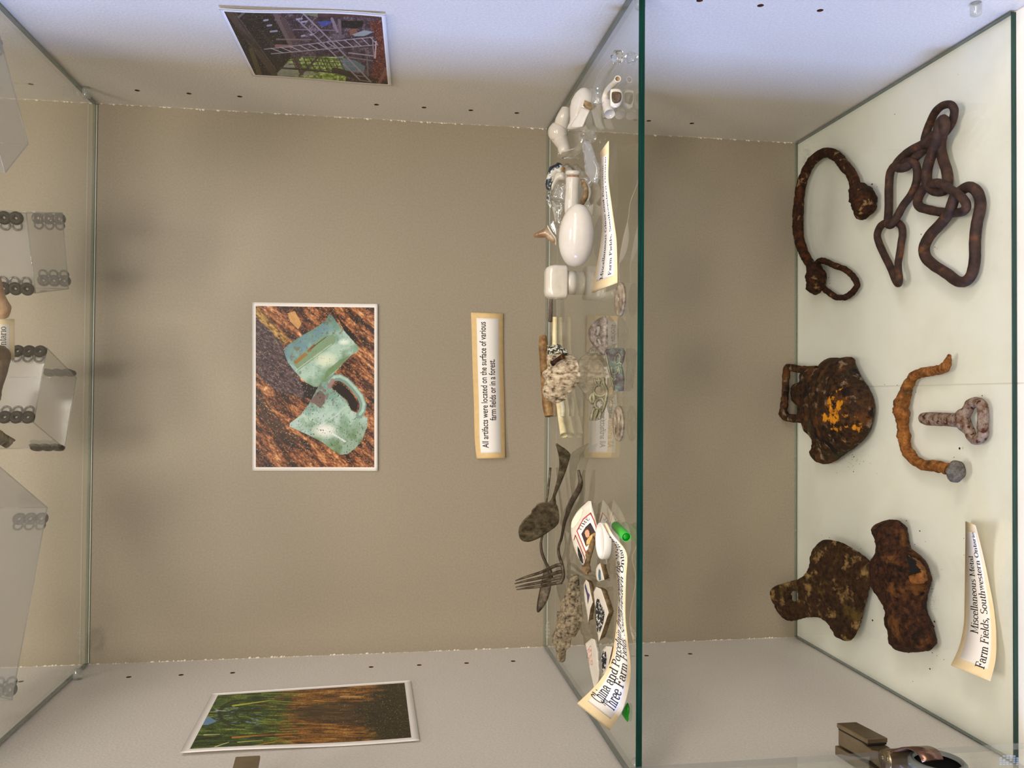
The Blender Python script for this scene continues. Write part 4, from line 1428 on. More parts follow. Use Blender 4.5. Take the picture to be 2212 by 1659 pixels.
M['clear'] = pane_mat('clear_old_glass', (0.90, 0.90, 0.87), lo=0.07, frost=0.12, frostcol=(0.80, 0.80, 0.76), rough=0.03, ior=1.52)
M['solid_glass'] = mat('solid_clear_glass', (246, 246, 240), 0.03, trans=1.0, ior=1.48)
M['rod_glass'] = pane_mat('bright_rod_glass', (0.93, 0.94, 0.94), lo=0.12, frost=0.10, frostcol=(0.84, 0.86, 0.9), rough=0.05, ior=1.55)
M['old_glass'] = pane_mat('yellowish_old_glass', (0.90, 0.89, 0.82), lo=0.14, frost=0.2, frostcol=(0.82, 0.80, 0.70), rough=0.05, ior=1.55)
M['clearest'] = pane_mat('clear_bottle_glass', (0.94, 0.95, 0.95), lo=0.07, frost=0.07, frostcol=(0.84, 0.86, 0.9), rough=0.04, ior=1.5)
M['frosty'] = pane_mat('scuffed_glass', (0.86, 0.86, 0.84), lo=0.05, frost=0.35, frostcol=(0.74, 0.74, 0.72), rough=0.15)
M['glaze_brown'] = mat('brown_glaze', (160, 122, 88), 0.15, spec=0.6, cols=[(122, 82, 50), (166, 132, 98), (212, 196, 170)], nscale=55, stops=[0.36, 0.5, 0.66], coat=0.4)
M['cream_clay'] = mat('cream_clay_pipe', (230, 216, 172), 0.4, cols=[(214, 196, 146), (236, 224, 178), (244, 236, 204)], nscale=90)
M['pale_clay'] = mat('pale_clay_pipe', (226, 220, 192), 0.45, cols=[(190, 178, 140), (226, 220, 194), (238, 234, 214)], nscale=110)
M['bone'] = mat('brown_bone', (150, 112, 66), 0.5, cols=[(80, 54, 28), (134, 98, 52), (184, 152, 104)], nscale=110, bump=0.0002, bscale=200)
M['shell'] = mat('cream_coral', (206, 188, 160), 0.8, cols=[(70, 58, 44), (170, 152, 126), (214, 200, 176)], nscale=330, stops=[.36,.48,.64], stretch=(1, .5, 0.5), bump=0.0009, bscale=420)
M['speckle'] = mat('black_green_speckle', (120, 128, 116), 0.8, cols=[(24, 30, 28), (46, 66, 58), (196, 190, 170), (226, 216, 196)], nscale=420, stops=[0.4, 0.5, 0.54, 0.62], bump=0.0007, bscale=500, detail=3)
M['pewter'] = mat('dull_pewter', (120, 112, 102), 0.5, metal=0.25, cols=[(66, 58, 50), (112, 102, 92), (156, 148, 136)], nscale=220, bump=0.0004, bscale=260)
M['tarnish'] = mat('tarnished_silver_plate', (104, 94, 74), 0.38, metal=0.55, cols=[(44, 36, 26), (96, 86, 66), (136, 124, 98)], nscale=150, bump=0.0003, bscale=400, rvar=0.3)
M['tarnish_dark'] = mat('tarnished_dark_steel', (84, 74, 60), 0.4, metal=0.55, cols=[(36, 28, 20), (80, 70, 56), (124, 112, 94)], nscale=120, bump=0.0003, bscale=400, rvar=0.3)
M['verdigris'] = mat('verdigris_copper', (104, 110, 100), 0.6, metal=0.1, cols=[(60, 48, 46), (84, 78, 74), (88, 108, 94), (126, 146, 130)], nscale=150, stops=[0.36, 0.48, 0.58, 0.72], bump=0.0004, bscale=260)
M['brass_scroll'] = mat('greenish_brass', (122, 118, 92), 0.5, metal=0.3, cols=[(66, 60, 44), (120, 116, 90), (158, 152, 124)], nscale=150)
M['disc'] = mat('worn_metal_disc', (150, 136, 116), 0.6, metal=0.15, cols=[(84, 66, 52), (146, 132, 112), (186, 174, 154)], nscale=170, bump=0.0004, bscale=300)
M['fossil'] = mat('stony_bark', (156, 142, 116), 0.9, cols=[(48, 40, 30), (118, 105, 84), (158, 144, 118)], nscale=300, stops=[0.36, 0.47, 0.65], bump=0.001, bscale=300)
M['cap'] = mat('white_plastic', (240, 238, 234), 0.45, sss=0.1, bump=0.0001, bscale=200)
M['green'] = mat('green_plastic', (70, 186, 70), 0.35, sss=0.2, trans=0.0)
M['green_in'] = mat('deep_green_plastic', (10, 150, 22), 0.4, sss=0.2)
M['brown_iron'] = mat('brown_iron_rod', (92, 74, 64), 0.7, bump=0.0004, bscale=300, cols=[(60, 44, 36), (96, 80, 70), (122, 106, 96)], nscale=140)
M['red'] = mat('red_print', (182, 46, 36), 0.6)
M['pinkred'] = mat('pink_red_stamp', (206, 150, 138), 0.5, cols=[(200, 120, 108), (212, 176, 164), (224, 216, 204)], nscale=420, stops=[.4, .5, .58])

MZ = (0, 0, 0)


def zr(px, py, r, extra=0.0):
    """point lying on the middle glass at height r (metres)"""
    return onZ(px, py, ZM + r + extra)


def st(px, py, cx):
    """point above the glass whose foot is seen at image column cx"""
    return onY(px, py, float(onZ(cx, py, ZM)[1]))


def lying(pts, x0, y0, s, extra=0.0):
    """(u, v, r) centre line of a round thing lying on the middle glass"""
    P, R = [], []
    for p in pts:
        px, py = x0 + p[0] / s, y0 + p[1] / s
        r = p[2] / s * mpp(zr(px, py, 0.006))
        P.append(zr(px, py, r, extra + (p[3] * .001 if len(p) > 3 else 0)))
        R.append(r)
    return P, R


def leanM(cx, cy, k, off=0.0):
    return lean(float(onZ(cx, cy, ZM)[1]), k, ZM + off)


def single(name, VF, mats, lab, cat, group=None, fm=None, smooth=True):
    return tag(mesh_obj(name, VF[0], VF[1], mats, fm=fm, smooth=smooth), lab, cat, group)


# --- clear glass stopper with faceted ball ---------------------------------------
t = thing('glass_stopper', zr(1300, 150, 0), 'clear glass rod with faceted ball end, at the right end of middle shelf', 'glass stopper')
P, R = lying([(1575, 345, 70), (1500, 430, 84), (1400, 560, 96), (1310, 740, 104), (1250, 920, 108), (1225, 1080, 108), (1225, 1180, 100)], 1150, 90, 8.848)
V, F = tube_vf(P, R, n=20)
mesh_obj('glass_rod', V, F, M['rod_glass'], t)
c = zr(1150 + 1632 / 8.848, 90 + 290 / 8.848, 0.0052)
import bmesh
bm = bmesh.new()
bmesh.ops.create_icosphere(bm, subdivisions=1, radius=0.0056)
V = [np.array(v.co) + c for v in bm.verts]
F = [[v.index for v in f.verts] for f in bm.faces]
bm.free()
mesh_obj('faceted_ball', V, F, M['solid_glass'], t, smooth=False)

# --- white porcelain fitting with brown core ---------------------------------------
t = thing('porcelain_spout', zr(1330, 200, 0), 'white porcelain spout with open end and square brown broken core', 'porcelain fragment')
P, R = lying([(1625, 725, 58), (1560, 800, 60), (1480, 870, 58), (1420, 960, 56), (1390, 1080, 66), (1400, 1200, 74)], 1150, 90, 8.848, 0.002)
V, F = tube_vf(P, R, n=18)
mesh_obj('spout', V, F, M['china'], t)
ax = (P[0] - P[1]) / np.linalg.norm(P[0] - P[1]) + np.array([0, -1.0, .2])
ax /= np.linalg.norm(ax)
mesh_obj('spout_mouth', *lathe_vf([(-0.003, R[0] * .9), (0.0, R[0] * 1.12), (0.0006, R[0] * 1.1), (0.0004, R[0] * .8), (-0.0005, R[0] * .7), (-0.0005, 0.0001)], P[0] + ax * .0012, ax, 24), [M['china'], M['bisque']], t, fm=[0] * 72 + [1] * 48 + [0, 1])
kk = lambda pts: crop(1150, 90, 8.848, pts)
pl = (st(1150 + 1600 / 8.848, 90 + 1070 / 8.848, 1344), np.array([-0.1, -1, 0.25]))
pillow('square_socket', kk([(1490, 940), (1530, 905), (1640, 900), (1700, 940), (1722, 1020), (1712, 1130), (1670, 1220), (1600, 1262), (1520, 1245), (1488, 1180)]), pl, 0.001, 0.010, M['china'], parent=t, R=0.002, step=0.0012)
pillow('core', kk([(1520, 975), (1570, 955), (1650, 960), (1695, 990), (1700, 1080), (1670, 1150), (1600, 1180), (1540, 1160), (1515, 1090)]), (pl[0] + np.array([0, -0.0012, 0.0003]), pl[1]), 0.0006, 0.001, M['core'], parent=t, R=0.001, step=0.001)
P, R = lying([(1425, 1180, 92), (1440, 1260, 98), (1465, 1330, 102), (1478, 1385, 104)], 1150, 90, 8.848)
mesh_obj('barrel', *tube_vf(P, R, n=20), M['china'], t)

# --- large curved sherd with pale inner face -------------------------------------------
t = thing('porcelain_sherd', zr(1262, 240, 0), 'curved white porcelain sherd with broken brown edge, behind the glass rod', 'porcelain fragment')
PX = [(1226, 279), (1231, 262), (1231, 236), (1234, 218), (1242, 203), (1252, 192), (1262, 188), (1272, 192), (1278, 204), (1279, 222), (1279, 234), (1275, 240), (1268, 254), (1261, 274)]
pl = leanM(1270, 240, 1.3)
pillow('glazed_wall', PX, pl, 0.006, 0.004, M['china'], parent=t, R=0.014, step=0.0018)
off = np.array([0, -0.0062, 0.0046])
pillow('inner_face', [(1256, 231), (1275, 237), (1266, 256), (1259, 274), (1238, 276), (1230, 273), (1244, 254)], (pl[0] + off, pl[1]), 0.0004, 0.002, M['china'], parent=t, R=0.002, step=0.0016, smooth_outline=False)
pillow('broken_edge', [(1263, 216), (1277, 222), (1279, 234), (1275, 238), (1259, 229)], (pl[0] + off * 1.1, pl[1]), 0.0008, 0.001, M['bisque'], parent=t, R=0.002, step=0.001, rough=0.0003, rscale=600, smooth_outline=False)

# --- bent white knob ------------------------------------------------------------------
P, R = lying([(800, 60, 110), (760, 200, 150), (720, 330, 170), (690, 450, 180), (640, 545, 222), (615, 625, 240), (640, 720, 205), (690, 830, 176), (740, 940, 155), (765, 1040, 148), (775, 1090, 120)], 1150, 230, 11.06)
o = mesh_obj('porcelain_limb', *tube_vf(P, R, n=26, sub=6), M['china'])
tag(o, 'white porcelain piece with swollen middle, like a bent doll limb', 'porcelain fragment')

# --- clear glass arch, scuffed shard ------------------------------------------------------
P, R = lying([(700, 1130, 120, 0), (820, 1140, 122), (960, 1120, 118), (1080, 1060, 110), (1150, 960, 96), (1190, 840, 84), (1195, 730, 74), (1160, 650, 60)], 1150, 230, 11.06)
o = mesh_obj('glass_base_fragment', *tube_vf(P, R, n=10, lump=0.12, lscale=300, sub=5), M['old_glass'])
tag(o, 'yellowish clear glass bottle base fragment curved like a hook, beside the porcelain limb', 'glass fragment')
o = pillow('glass_shard', [(1150 + u / 11.06, 230 + v / 11.06) for u, v in [(1210, 830), (1290, 810), (1380, 860), (1450, 1020), (1530, 1280), (1600, 1430), (1590, 1650), (1570, 1800), (1500, 1840), (1380, 1760), (1270, 1560), (1230, 1300), (1200, 1000)]], leanM(1292, 340, 1.0), 0.002, 0.0012, M['frosty'], R=0.004, rough=0.0003, rscale=200, step=0.002)
tag(o, 'long scuffed clear glass shard behind the caption card', 'glass fragment')
o = pillow('glass_shard', [(1150 + u / 11.06, 230 + v / 11.06) for u, v in [(1215, 640), (1280, 560), (1440, 565), (1500, 650), (1530, 760), (1480, 880), (1380, 830), (1290, 790), (1220, 800)]], leanM(1285, 300, 0.3), 0.002, 0.001, M['clear'], R=0.003, step=0.002, rough=0.0003, rscale=300)
tag(o, 'small clear glass shard at the tip of the long scuffed shard', 'glass fragment')

# --- blue and white china pot fragment ---------------------------------------------------------
k = lambda pts: crop(1150, 340, 10.37, pts)
t = thing('china_fragment', zr(1205, 400, 0), 'curved china fragment with dark blue flower print, left of the bottle neck', 'china fragment')
pl = leanM(1216, 400, 2.2)
pillow('printed_wall', k([(560, 110), (640, 130), (700, 180), (740, 225), (690, 230), (650, 330), (560, 340), (500, 420), (470, 520), (430, 640), (420, 760), (400, 880), (410, 980), (440, 1060), (430, 1130), (380, 1110), (330, 980), (315, 920), (340, 830), (368, 740), (310, 700), (285, 570), (320, 440), (370, 230), (450, 180), (510, 150)]), pl, 0.005, 0.002, M['blue_china'], parent=t, R=0.007, step=0.0014, jag=0.0003)
pillow('cream_inside', k([(560, 340), (650, 320), (720, 330), (735, 420), (715, 500), (600, 515), (540, 600), (440, 740), (425, 620), (470, 510), (500, 410)]), (pl[0] + np.array([0, 0.0, -0.0005]), pl[1]), 0.004, 0.002, M['china'], parent=t, R=0.004, step=0.0014)
pillow('stained_patch', k([(640, 215), (700, 215), (740, 250), (730, 350), (700, 330), (655, 260)]), (pl[0] + np.array([0, -0.001, 0.0004]), pl[1]), 0.003, 0.001, M['bone'], parent=t, R=0.003, step=0.0012)

# --- white bottle neck -----------------------------------------------------------------------------
t = thing('bottle_neck', zr(1236, 400, 0), 'white ceramic bottle neck with rounded lip and brown groove', 'bottle neck')
s10 = 10.37


def axis_pt(u, v, r):
    return zr(1150 + u / s10, 340 + v / s10, r)


m0 = mpp(zr(1238, 400, 0.006))
rl, rg, rb = 168 / s10 * m0, 132 / s10 * m0, 158 / s10 * m0
pa, pb = axis_pt(912, 300, rl), axis_pt(870, 1300, rl)
A = pb - pa
Ln = np.linalg.norm(A)
g = lambda v: (v - 300) / 1000 * Ln
mesh_obj('lip', *lathe_vf([(g(300), 0.0001), (g(298), rl * .6), (g(304), rl * .9), (g(322), rl), (g(365), rl), (g(392), rl * .93), (g(402), rg), (g(402), 0.0001)], pa, A, 28), M['milk'], t)
mesh_obj('groove', *lathe_vf([(g(398), rg * .9), (g(398), rg), (g(450), rg), (g(450), rg * .9)], pa, A, 28), M['glaze_brown'], t)
mesh_obj('neck', *lathe_vf([(g(444), 0.0001), (g(444), rg), (g(452), rb * .95), (g(480), rb), (g(600), rb * .97), (g(750), rb * .95), (g(900), rb * 1.0), (g(1080), rb * 1.03), (g(1200), rb * .98), (g(1290), rb * .9), (g(1290), 0.0001)], pa, A, 28), M['milk'], t)

# --- crescent sherd --------------------------------------------------------------------------------------
P, R = lying([(1120, 505, 52), (1165, 590, 56), (1200, 700, 56), (1205, 800, 60), (1180, 900, 64), (1130, 980, 70), (1110, 1020, 60)], 1150, 340, 10.37, 0.001)
o = mesh_obj('crescent_sherd', *tube_vf(P, R, n=12, lump=0.12, lscale=300, sub=5), M['bisque'])
tag(o, 'brown crescent pottery handle sherd between bottle neck and clear glass', 'pottery fragment')

# --- white glass egg ----------------------------------------------------------------------------------------
m0 = mpp(zr(1245, 508, 0.015))
re_ = 38.5 * m0
e1, e2 = zr(1120 + 600 / 4.607, 320 + 555 / 4.607, re_), zr(1120 + 556 / 4.607, 320 + 1180 / 4.607, re_)
A = e2 - e1
Le = np.linalg.norm(A)
prof = []
for i in range(25):
    a = math.pi * i / 24
    x = (1 - math.cos(a)) / 2
    prof.append((x * Le, max(re_ * math.sin(a) ** 0.94 * (1 + 0.05 * math.cos(a) * -1), 0.0001)))
o = mesh_obj('glass_egg', *lathe_vf(prof, e1, A, 40), M['milk'])
tag(o, 'white milk glass egg lying on the middle shelf', 'egg')

# --- fragments behind the egg ------------------------------------------------------------------------------------
o = pillow('glass_rim_fragment', k([(560, 560), (640, 590), (740, 600), (745, 760), (740, 980), (620, 985), (500, 960), (425, 900), (440, 800), (470, 740), (510, 640)]), leanM(1222, 420, 1.5), 0.003, 0.002, M['clear'], R=0.005, rough=0.0008, rscale=420, step=0.0014)
tag(o, 'ribbed clear glass fragment between blue china and bottle neck', 'glass fragment')
o = pillow('glass_chip', k([(440, 960), (540, 990), (700, 1020), (690, 1160), (640, 1300), (640, 1500), (560, 1490), (510, 1400), (470, 1240)]), leanM(1218, 455, 1.5), 0.002, 0.002, M['clear'], R=0.004, rough=0.0006, rscale=300, step=0.0014)
tag(o, 'pointed clear glass chip just behind the white egg', 'glass fragment')
o = pillow('china_splinter', k([(430, 960), (480, 970), (530, 1090), (545, 1250), (545, 1400), (520, 1445), (490, 1350), (450, 1150), (410, 1040)]), leanM(1213, 455, 2.0), 0.002, 0.001, M['milk'], R=0.002, step=0.001)
tag(o, 'thin white china splinter tapering to a point, below the blue china', 'china fragment')
k = lambda pts: crop(1120, 320, 4.607, pts)
t = thing('glazed_rim_fragment', st(1195, 520, 1200), 'brown and cream glazed pottery tip poking up behind the egg', 'pottery fragment')
pl = leanM(1203, 525, 4.0)
pillow('glazed_tip', k([(150, 872), (163, 850), (220, 820), (290, 785), (318, 822), (350, 862), (376, 900), (378, 955), (350, 950), (310, 925), (270, 893), (200, 893), (160, 887)]), pl, 0.006, 0.002, M['glaze_brown'], parent=t, R=0.006, step=0.0014)
pillow('white_rim', k([(286, 770), (300, 775), (345, 850), (376, 895), (380, 960), (366, 962), (360, 905), (318, 845), (290, 800)]), (pl[0] + np.array([0, -.002, 0]), pl[1]), 0.003, 0.002, M['china'], parent=t, R=0.001, step=0.001)
o = pillow('glass_chip', k([(300, 770), (330, 720), (352, 700), (378, 760), (390, 800), (388, 880), (350, 850)]), leanM(1204, 500, 3.0), 0.001, 0.001, M['clear'], R=0.001, step=0.0014)
tag(o, 'tiny clear glass chip leaning on the brown glazed tip', 'glass fragment')

# --- clear flared glass neck in front of the bottle neck -------------------------------------------------------------
k = lambda pts: crop(1150, 340, 10.37, pts)
o = pillow('flared_glass_neck', k([(1090, 460), (1230, 455), (1380, 500), (1330, 600), (1285, 690), (1262, 800), (1260, 930), (1300, 1070), (1280, 1150), (1210, 1090), (1235, 980), (1270, 800), (1240, 640), (1180, 520)]), leanM(1282, 410, 1.2), 0.002, 0.001, M['clearest'], R=0.003, step=0.0013)
tag(o, 'clear flared glass neck fragment beside the crescent sherd', 'glass fragment')

# --- porcelain insulator -----------------------------------------------------------------------------------------------
def loft(secs, c, n=40, ax=None):
    """secs = (height, half x, half y, squareness); rounded-square sections stacked upward from c"""
    V, F = [], []
    for (h, a, b, e) in secs:
        for i in range(n):
            th = 2 * math.pi * i / n
            co, si = math.cos(th), math.sin(th)
            V.append(np.array(c) + np.array([math.copysign(abs(co) ** (2 / e), co) * a, math.copysign(abs(si) ** (2 / e), si) * b, h]))
    for i in range(len(secs) - 1):
        for j in range(n):
            F.append((i * n + j, i * n + (j + 1) % n, (i + 1) * n + (j + 1) % n, (i + 1) * n + j))
    F.append(tuple(range(n))[::-1])
    F.append(tuple((len(secs) - 1) * n + j for j in range(n)))
    return V, F


c = zr(1242, 611, 0)
mI = mpp(c)
t = thing('porcelain_insulator', c, 'square-capped white porcelain insulator standing below the egg', 'insulator')
hx = 36 * mI
mesh_obj('stem', *loft([(0.0001, hx * .72, hx * .55, 2), (0.006, hx * .72, hx * .55, 2), (0.0085, hx * .70, hx * .52, 2)], c), M['china'], t)
z0 = 0.0085
mesh_obj('cap', *loft([(z0, hx * .80, hx * .5, 3), (z0 + .0004, hx * .97, hx * .60, 5), (z0 + .002, hx, hx * .64, 6), (z0 + .012, hx * 1.0, hx * .62, 6), (z0 + .0165, hx * .95, hx * .58, 5), (z0 + .0195, hx * .82, hx * .48, 4), (z0 + .0203, hx * .6, hx * .3, 4), (z0 + .0204, hx * .05, hx * .05, 4)], c), M['china'], t)

# --- clay pipe stems, bone, nail, rod ------------------------------------------------------------------------------------
P, R = lying([(322, 100, 18), (320, 200, 19), (319, 300, 20), (317, 345, 22)], 1120, 620, 4.607)
single('iron_rod', tube_vf(P, R, lump=0.1, lscale=300), M['brown_iron'], 'thin brown iron rod behind the porcelain insulator', 'rod')
P, R = lying([(364, 298, 24), (362, 420, 25), (361, 560, 26), (372, 800, 27), (392, 1050, 29), (418, 1260, 32), (452, 1478, 36)], 1120, 620, 4.607)
single('clay_pipe_stem', tube_vf(P, R, n=18), M['cream_clay'], 'long cream clay pipe stem lying under the coral piece', 'pipe stem', 'clay pipe stems')
P, R = lying([(432, 1110, 26, 2), (440, 1200, 26, 2), (440, 1286, 25, 2)], 1120, 620, 4.607)
single('clay_pipe_stem', tube_vf(P, R, n=16), M['pale_clay'], 'short pale clay pipe stem broken off below the coral piece', 'pipe stem', 'clay pipe stems')
P = [onY(1120 + u / 4.607, 620 + v / 4.607, y) for u, v, y in [(242, 490, -.022), (245, 560, -.024), (246, 640, -.024), (252, 760, -.026), (262, 900, -.028), (276, 1050, -.030), (290, 1180, -.032), (304, 1285, -.034)]]
R = [r / 4.607 * mpp(P[0]) for r in (36, 44, 42, 40, 42, 46, 50, 44)]
single('bone_fragment', tube_vf(P, R, lump=0.06, lscale=120, n=20), M['bone'], 'long orange-brown bone fragment at the back edge of the middle shelf', 'bone')

k = lambda pts: crop(1120, 620, 4.607, pts)
t = thing('coral_piece', zr(1230, 810, 0), 'cream ribbed coral or fungus lump with black speckled top', 'coral')
pl = leanM(1250, 810, 1.1)


def ribs(V2, W3, tt):
    a = np.arctan2(V2[:, 1] - V2[:, 1].mean(), V2[:, 0] - V2[:, 0].min() - 0.012)
    return 0.0006 * np.sin(a * 42 + 3 * np.array([mn.noise(Vector(p * 200)) for p in W3])) * tt


pillow('ribbed_body', k([(300, 640), (330, 620), (400, 600), (470, 640), (560, 700), (605, 800), (612, 900), (570, 1000), (480, 1070), (472, 1118), (430, 1140), (370, 1158), (300, 1130), (262, 1080), (258, 1000), (285, 930), (262, 900), (256, 845), (290, 812), (304, 800), (298, 720)]), pl, 0.014, 0.007, M['shell'], parent=t, R=0.018, rough=0.0008, rscale=300, step=0.0014, topfn=ribs, jag=0.0005)
pillow('speckled_top', k([(292, 575), (310, 590), (335, 570), (375, 575), (400, 565), (430, 590), (470, 618), (490, 660), (470, 690), (430, 670), (380, 690), (350, 700), (310, 720), (296, 690), (300, 640)]), (pl[0] + np.array([0, -.0045, .004]), pl[1]), 0.0085, 0.006, M['speckle'], parent=t, R=0.012, rough=0.0012, rscale=500, step=0.0012, jag=0.0008)
fr = pl[0] + np.array([0, -.013, .0125])
P = [hit(1120 + u / 4.607, 620 + v / 4.607, fr, pl[1]) for u, v in [(335, 762), (350, 752), (390, 722), (425, 700), (450, 690)]]
single('rusty_nail', tube_vf(P, [.0028, .0024, .0019, .0022, .0026], lump=0.15, lscale=400, n=12), M['rust_dark'], 'small rusty nail lying on top of the coral lump', 'nail')

# --- pierced ornament, copper plate, scroll work, discs ------------------------------------------------------------------------
pl = leanM(1312, 720, 0.95)
o = pillow('pierced_ornament', k([(852, 284), (872, 292), (888, 330), (888, 450), (888, 600), (868, 660), (838, 684), (800, 650), (740, 580), (702, 510), (694, 455), (710, 400), (750, 345), (800, 310)]), pl, 0.0016, 0.001, M['pewter'], holes=[k([(778, 400), (806, 392), (806, 430), (792, 478), (776, 475), (780, 440)]), k([(786, 518), (806, 520), (818, 560), (815, 572), (795, 550)])], R=0.003, step=0.0012, rough=0.0004, rscale=400)
tag(o, 'oval grey metal ornament with a pierced heart, lying in front of its reflection', 'metal ornament')
t = thing('copper_plate', zr(1330, 800, 0), 'verdigris copper plate fragment with raised lettering near the front edge', 'copper plate')
pl = leanM(1351, 800, 0.9)
pillow('plate', k([(858, 640), (872, 620), (960, 603), (1045, 608), (1066, 645), (1050, 740), (1030, 780), (1048, 850), (1056, 910), (1050, 1034), (1000, 1038), (948, 1028), (920, 940), (885, 800)]), pl, 0.0014, 0.001, M['verdigris'], parent=t, R=0.001, step=0.0014, rough=0.0002, rscale=300, smooth_outline=False)


def raised(pts, closed=False, r=0.0006):
    P = [hit(1120 + u / 4.607, 620 + v / 4.607, pl[0] + np.array([0, -.001, .0013]), pl[1]) for u, v in pts]
    return tube_vf(P, r, closed=closed, n=8, sub=4)


V, F = join([raised([(968, 690), (985, 668), (1006, 672), (1014, 705), (1006, 745), (980, 765), (962, 745), (962, 715)], True), raised([(1000, 745), (1030, 770)]), raised([(930, 790), (938, 860), (980, 850), (1000, 790)]), raised([(970, 800), (1000, 800), (1005, 870)]), raised([(930, 900), (950, 930), (975, 900)]), raised([(868, 650), (905, 830), (950, 1010)])])
mesh_obj('raised_lettering', V, F, M['brass_scroll'], t)
t = thing('scroll_mount', zr(1295, 860, 0), 'greenish openwork metal scroll mount with loops and prongs', 'scroll mount')
pl = leanM(1311, 860, 0.9)


def wire(pts, closed=False, r=0.0011):
    P = [hit(1120 + u / 4.607, 620 + v / 4.607, pl[0] + np.array([0, 0, .0005]), pl[1]) for u, v in pts]
    return tube_vf(P, r, closed=closed, n=10, sub=5, lump=0.12, lscale=500)


mesh_obj('openwork', *join([wire([(770, 985), (820, 975), (860, 1010), (865, 1060), (820, 1085), (770, 1070), (752, 1030)], True),
                            wire([(790, 1120), (830, 1110), (850, 1150), (840, 1200), (800, 1215), (768, 1190), (765, 1150)], True),
                            wire([(845, 905), (850, 960), (880, 1030), (872, 1110), (855, 1180), (835, 1240)], r=.0014),
                            wire([(755, 912), (770, 960), (790, 985)]), wire([(800, 905), (805, 950), (800, 985)]), wire([(840, 903), (838, 950), (820, 980)]),
                            wire([(765, 925), (800, 935), (838, 925)])]), M['brass_scroll'], t)
mesh_obj('leaf_lobe', *wire([(745, 1060), (720, 1090), (715, 1120), (735, 1150), (752, 1130), (750, 1090)], True, .0017), M['brass_scroll'], t)
for pts in ([(760, 1200), (740, 1240), (728, 1290), (722, 1325)], [(790, 1215), (780, 1255), (766, 1290), (765, 1312)], [(815, 1215), (818, 1260), (805, 1285), (808, 1315)]):
    mesh_obj('prong', *wire(pts, r=.0014), M['brass_scroll'], t)


def disc(cx, cy, rpx, holes, lab, seed):
    c = onZ(cx, cy, ZM + .0012)
    r = rpx * mpp(c)
    n = 60
    outer = [(c[0] + r * (1 + (0.012 if i % 2 else -0.012)) * math.cos(2 * math.pi * i / n), c[1] + r * (1 + (0.012 if i % 2 else -0.012)) * math.sin(2 * math.pi * i / n)) for i in range(n)]
    hs = []
    for (dx, dy, hr) in holes:
        hs.append([(c[0] + dx * r + hr * r * math.cos(2 * math.pi * i / 16), c[1] + dy * r + hr * r * math.sin(2 * math.pi * i / 16)) for i in range(16)])
    V2, F2, loops = tri2d(outer, hs, 0.0012)
    nz = np.array([mn.noise(Vector((p[0] * 400, p[1] * 400, seed))) for p in V2])
    N = len(V2)
    V = [(p[0], p[1], ZM + .0018 + .0003 * q) for p, q in zip(V2, nz)] + [(p[0], p[1], ZM + .0001) for p in V2]
    F = [tuple(f) for f in F2] + [tuple(i + N for i in f[::-1]) for f in F2]
    es = {(f[i], f[(i + 1) % 3]) for f in F2 for i in range(3)}
    F += [(b, a, a + N, b + N) for a, b in es if (b, a) not in es]
    tag(mesh_obj('metal_disc', V, F, M['disc']), lab, 'metal disc', 'worn metal discs')


disc(1338.5, 647, 36, [(0.02, 0.0, 0.17)], 'worn toothed metal disc with one centre hole, near the end of the caption card', 1)
disc(1335, 915, 38, [(0.42, 0.36, 0.2), (0.30, -0.46, 0.2), (-0.40, 0.42, 0.27), (-0.42, -0.42, 0.22)], 'worn toothed metal disc with four holes, near the copper plate', 2)

# --- spoon ------------------------------------------------------------------------------------------------------------------------
kD = lambda u, v: (1090 + u / 5.185, 940 + v / 5.185)
T0 = st(*kD(590, 95), 1236)
B0 = st(*kD(600, 950), 1209)
yb = float(onZ(1209, 1120, ZM)[1])
C0 = onY(*kD(170, 1120), min(yb + 0.012, -0.006))
n = np.cross(B0 - T0, C0 - T0)
n /= np.linalg.norm(n)
if n[1] > 0:
    n = -n
t = thing('spoon', B0 + np.array([0, 0, -.001]), 'bent tarnished spoon with worn leaf-shaped bowl, leaning at the back', 'spoon')


def bowl(V2, W3, tt):
    return -0.0045 * np.clip(tt, 0, 1) ** 1.2


pS = (B0, n)
pillow('bowl', [kD(*p) for p in [(525, 745), (560, 745), (590, 790), (603, 840), (612, 920), (590, 1000), (500, 1072), (400, 1140), (290, 1185), (210, 1182), (165, 1140), (155, 1060), (190, 980), (255, 905), (292, 880), (312, 830), (345, 800), (370, 768), (430, 752)]], pS, 0.0008, 0.001, M['tarnish'], parent=t, R=0.012, step=0.0014, topfn=None, edge=0.0008, rough=0.0002, rscale=300, jag=0.0004, warp=lambda A: A + n * (0.0))
pillow('handle', [kD(*p) for p in [(500, 760), (530, 700), (548, 640), (575, 540), (592, 470), (606, 390), (612, 300), (602, 220), (588, 160), (572, 105), (588, 92), (625, 118), (690, 160), (732, 205), (735, 245), (705, 350), (670, 450), (630, 550), (590, 640), (572, 700), (578, 770), (540, 790)]], pS, 0.0016, 0.001, M['tarnish'], parent=t, R=0.003, step=0.0013)

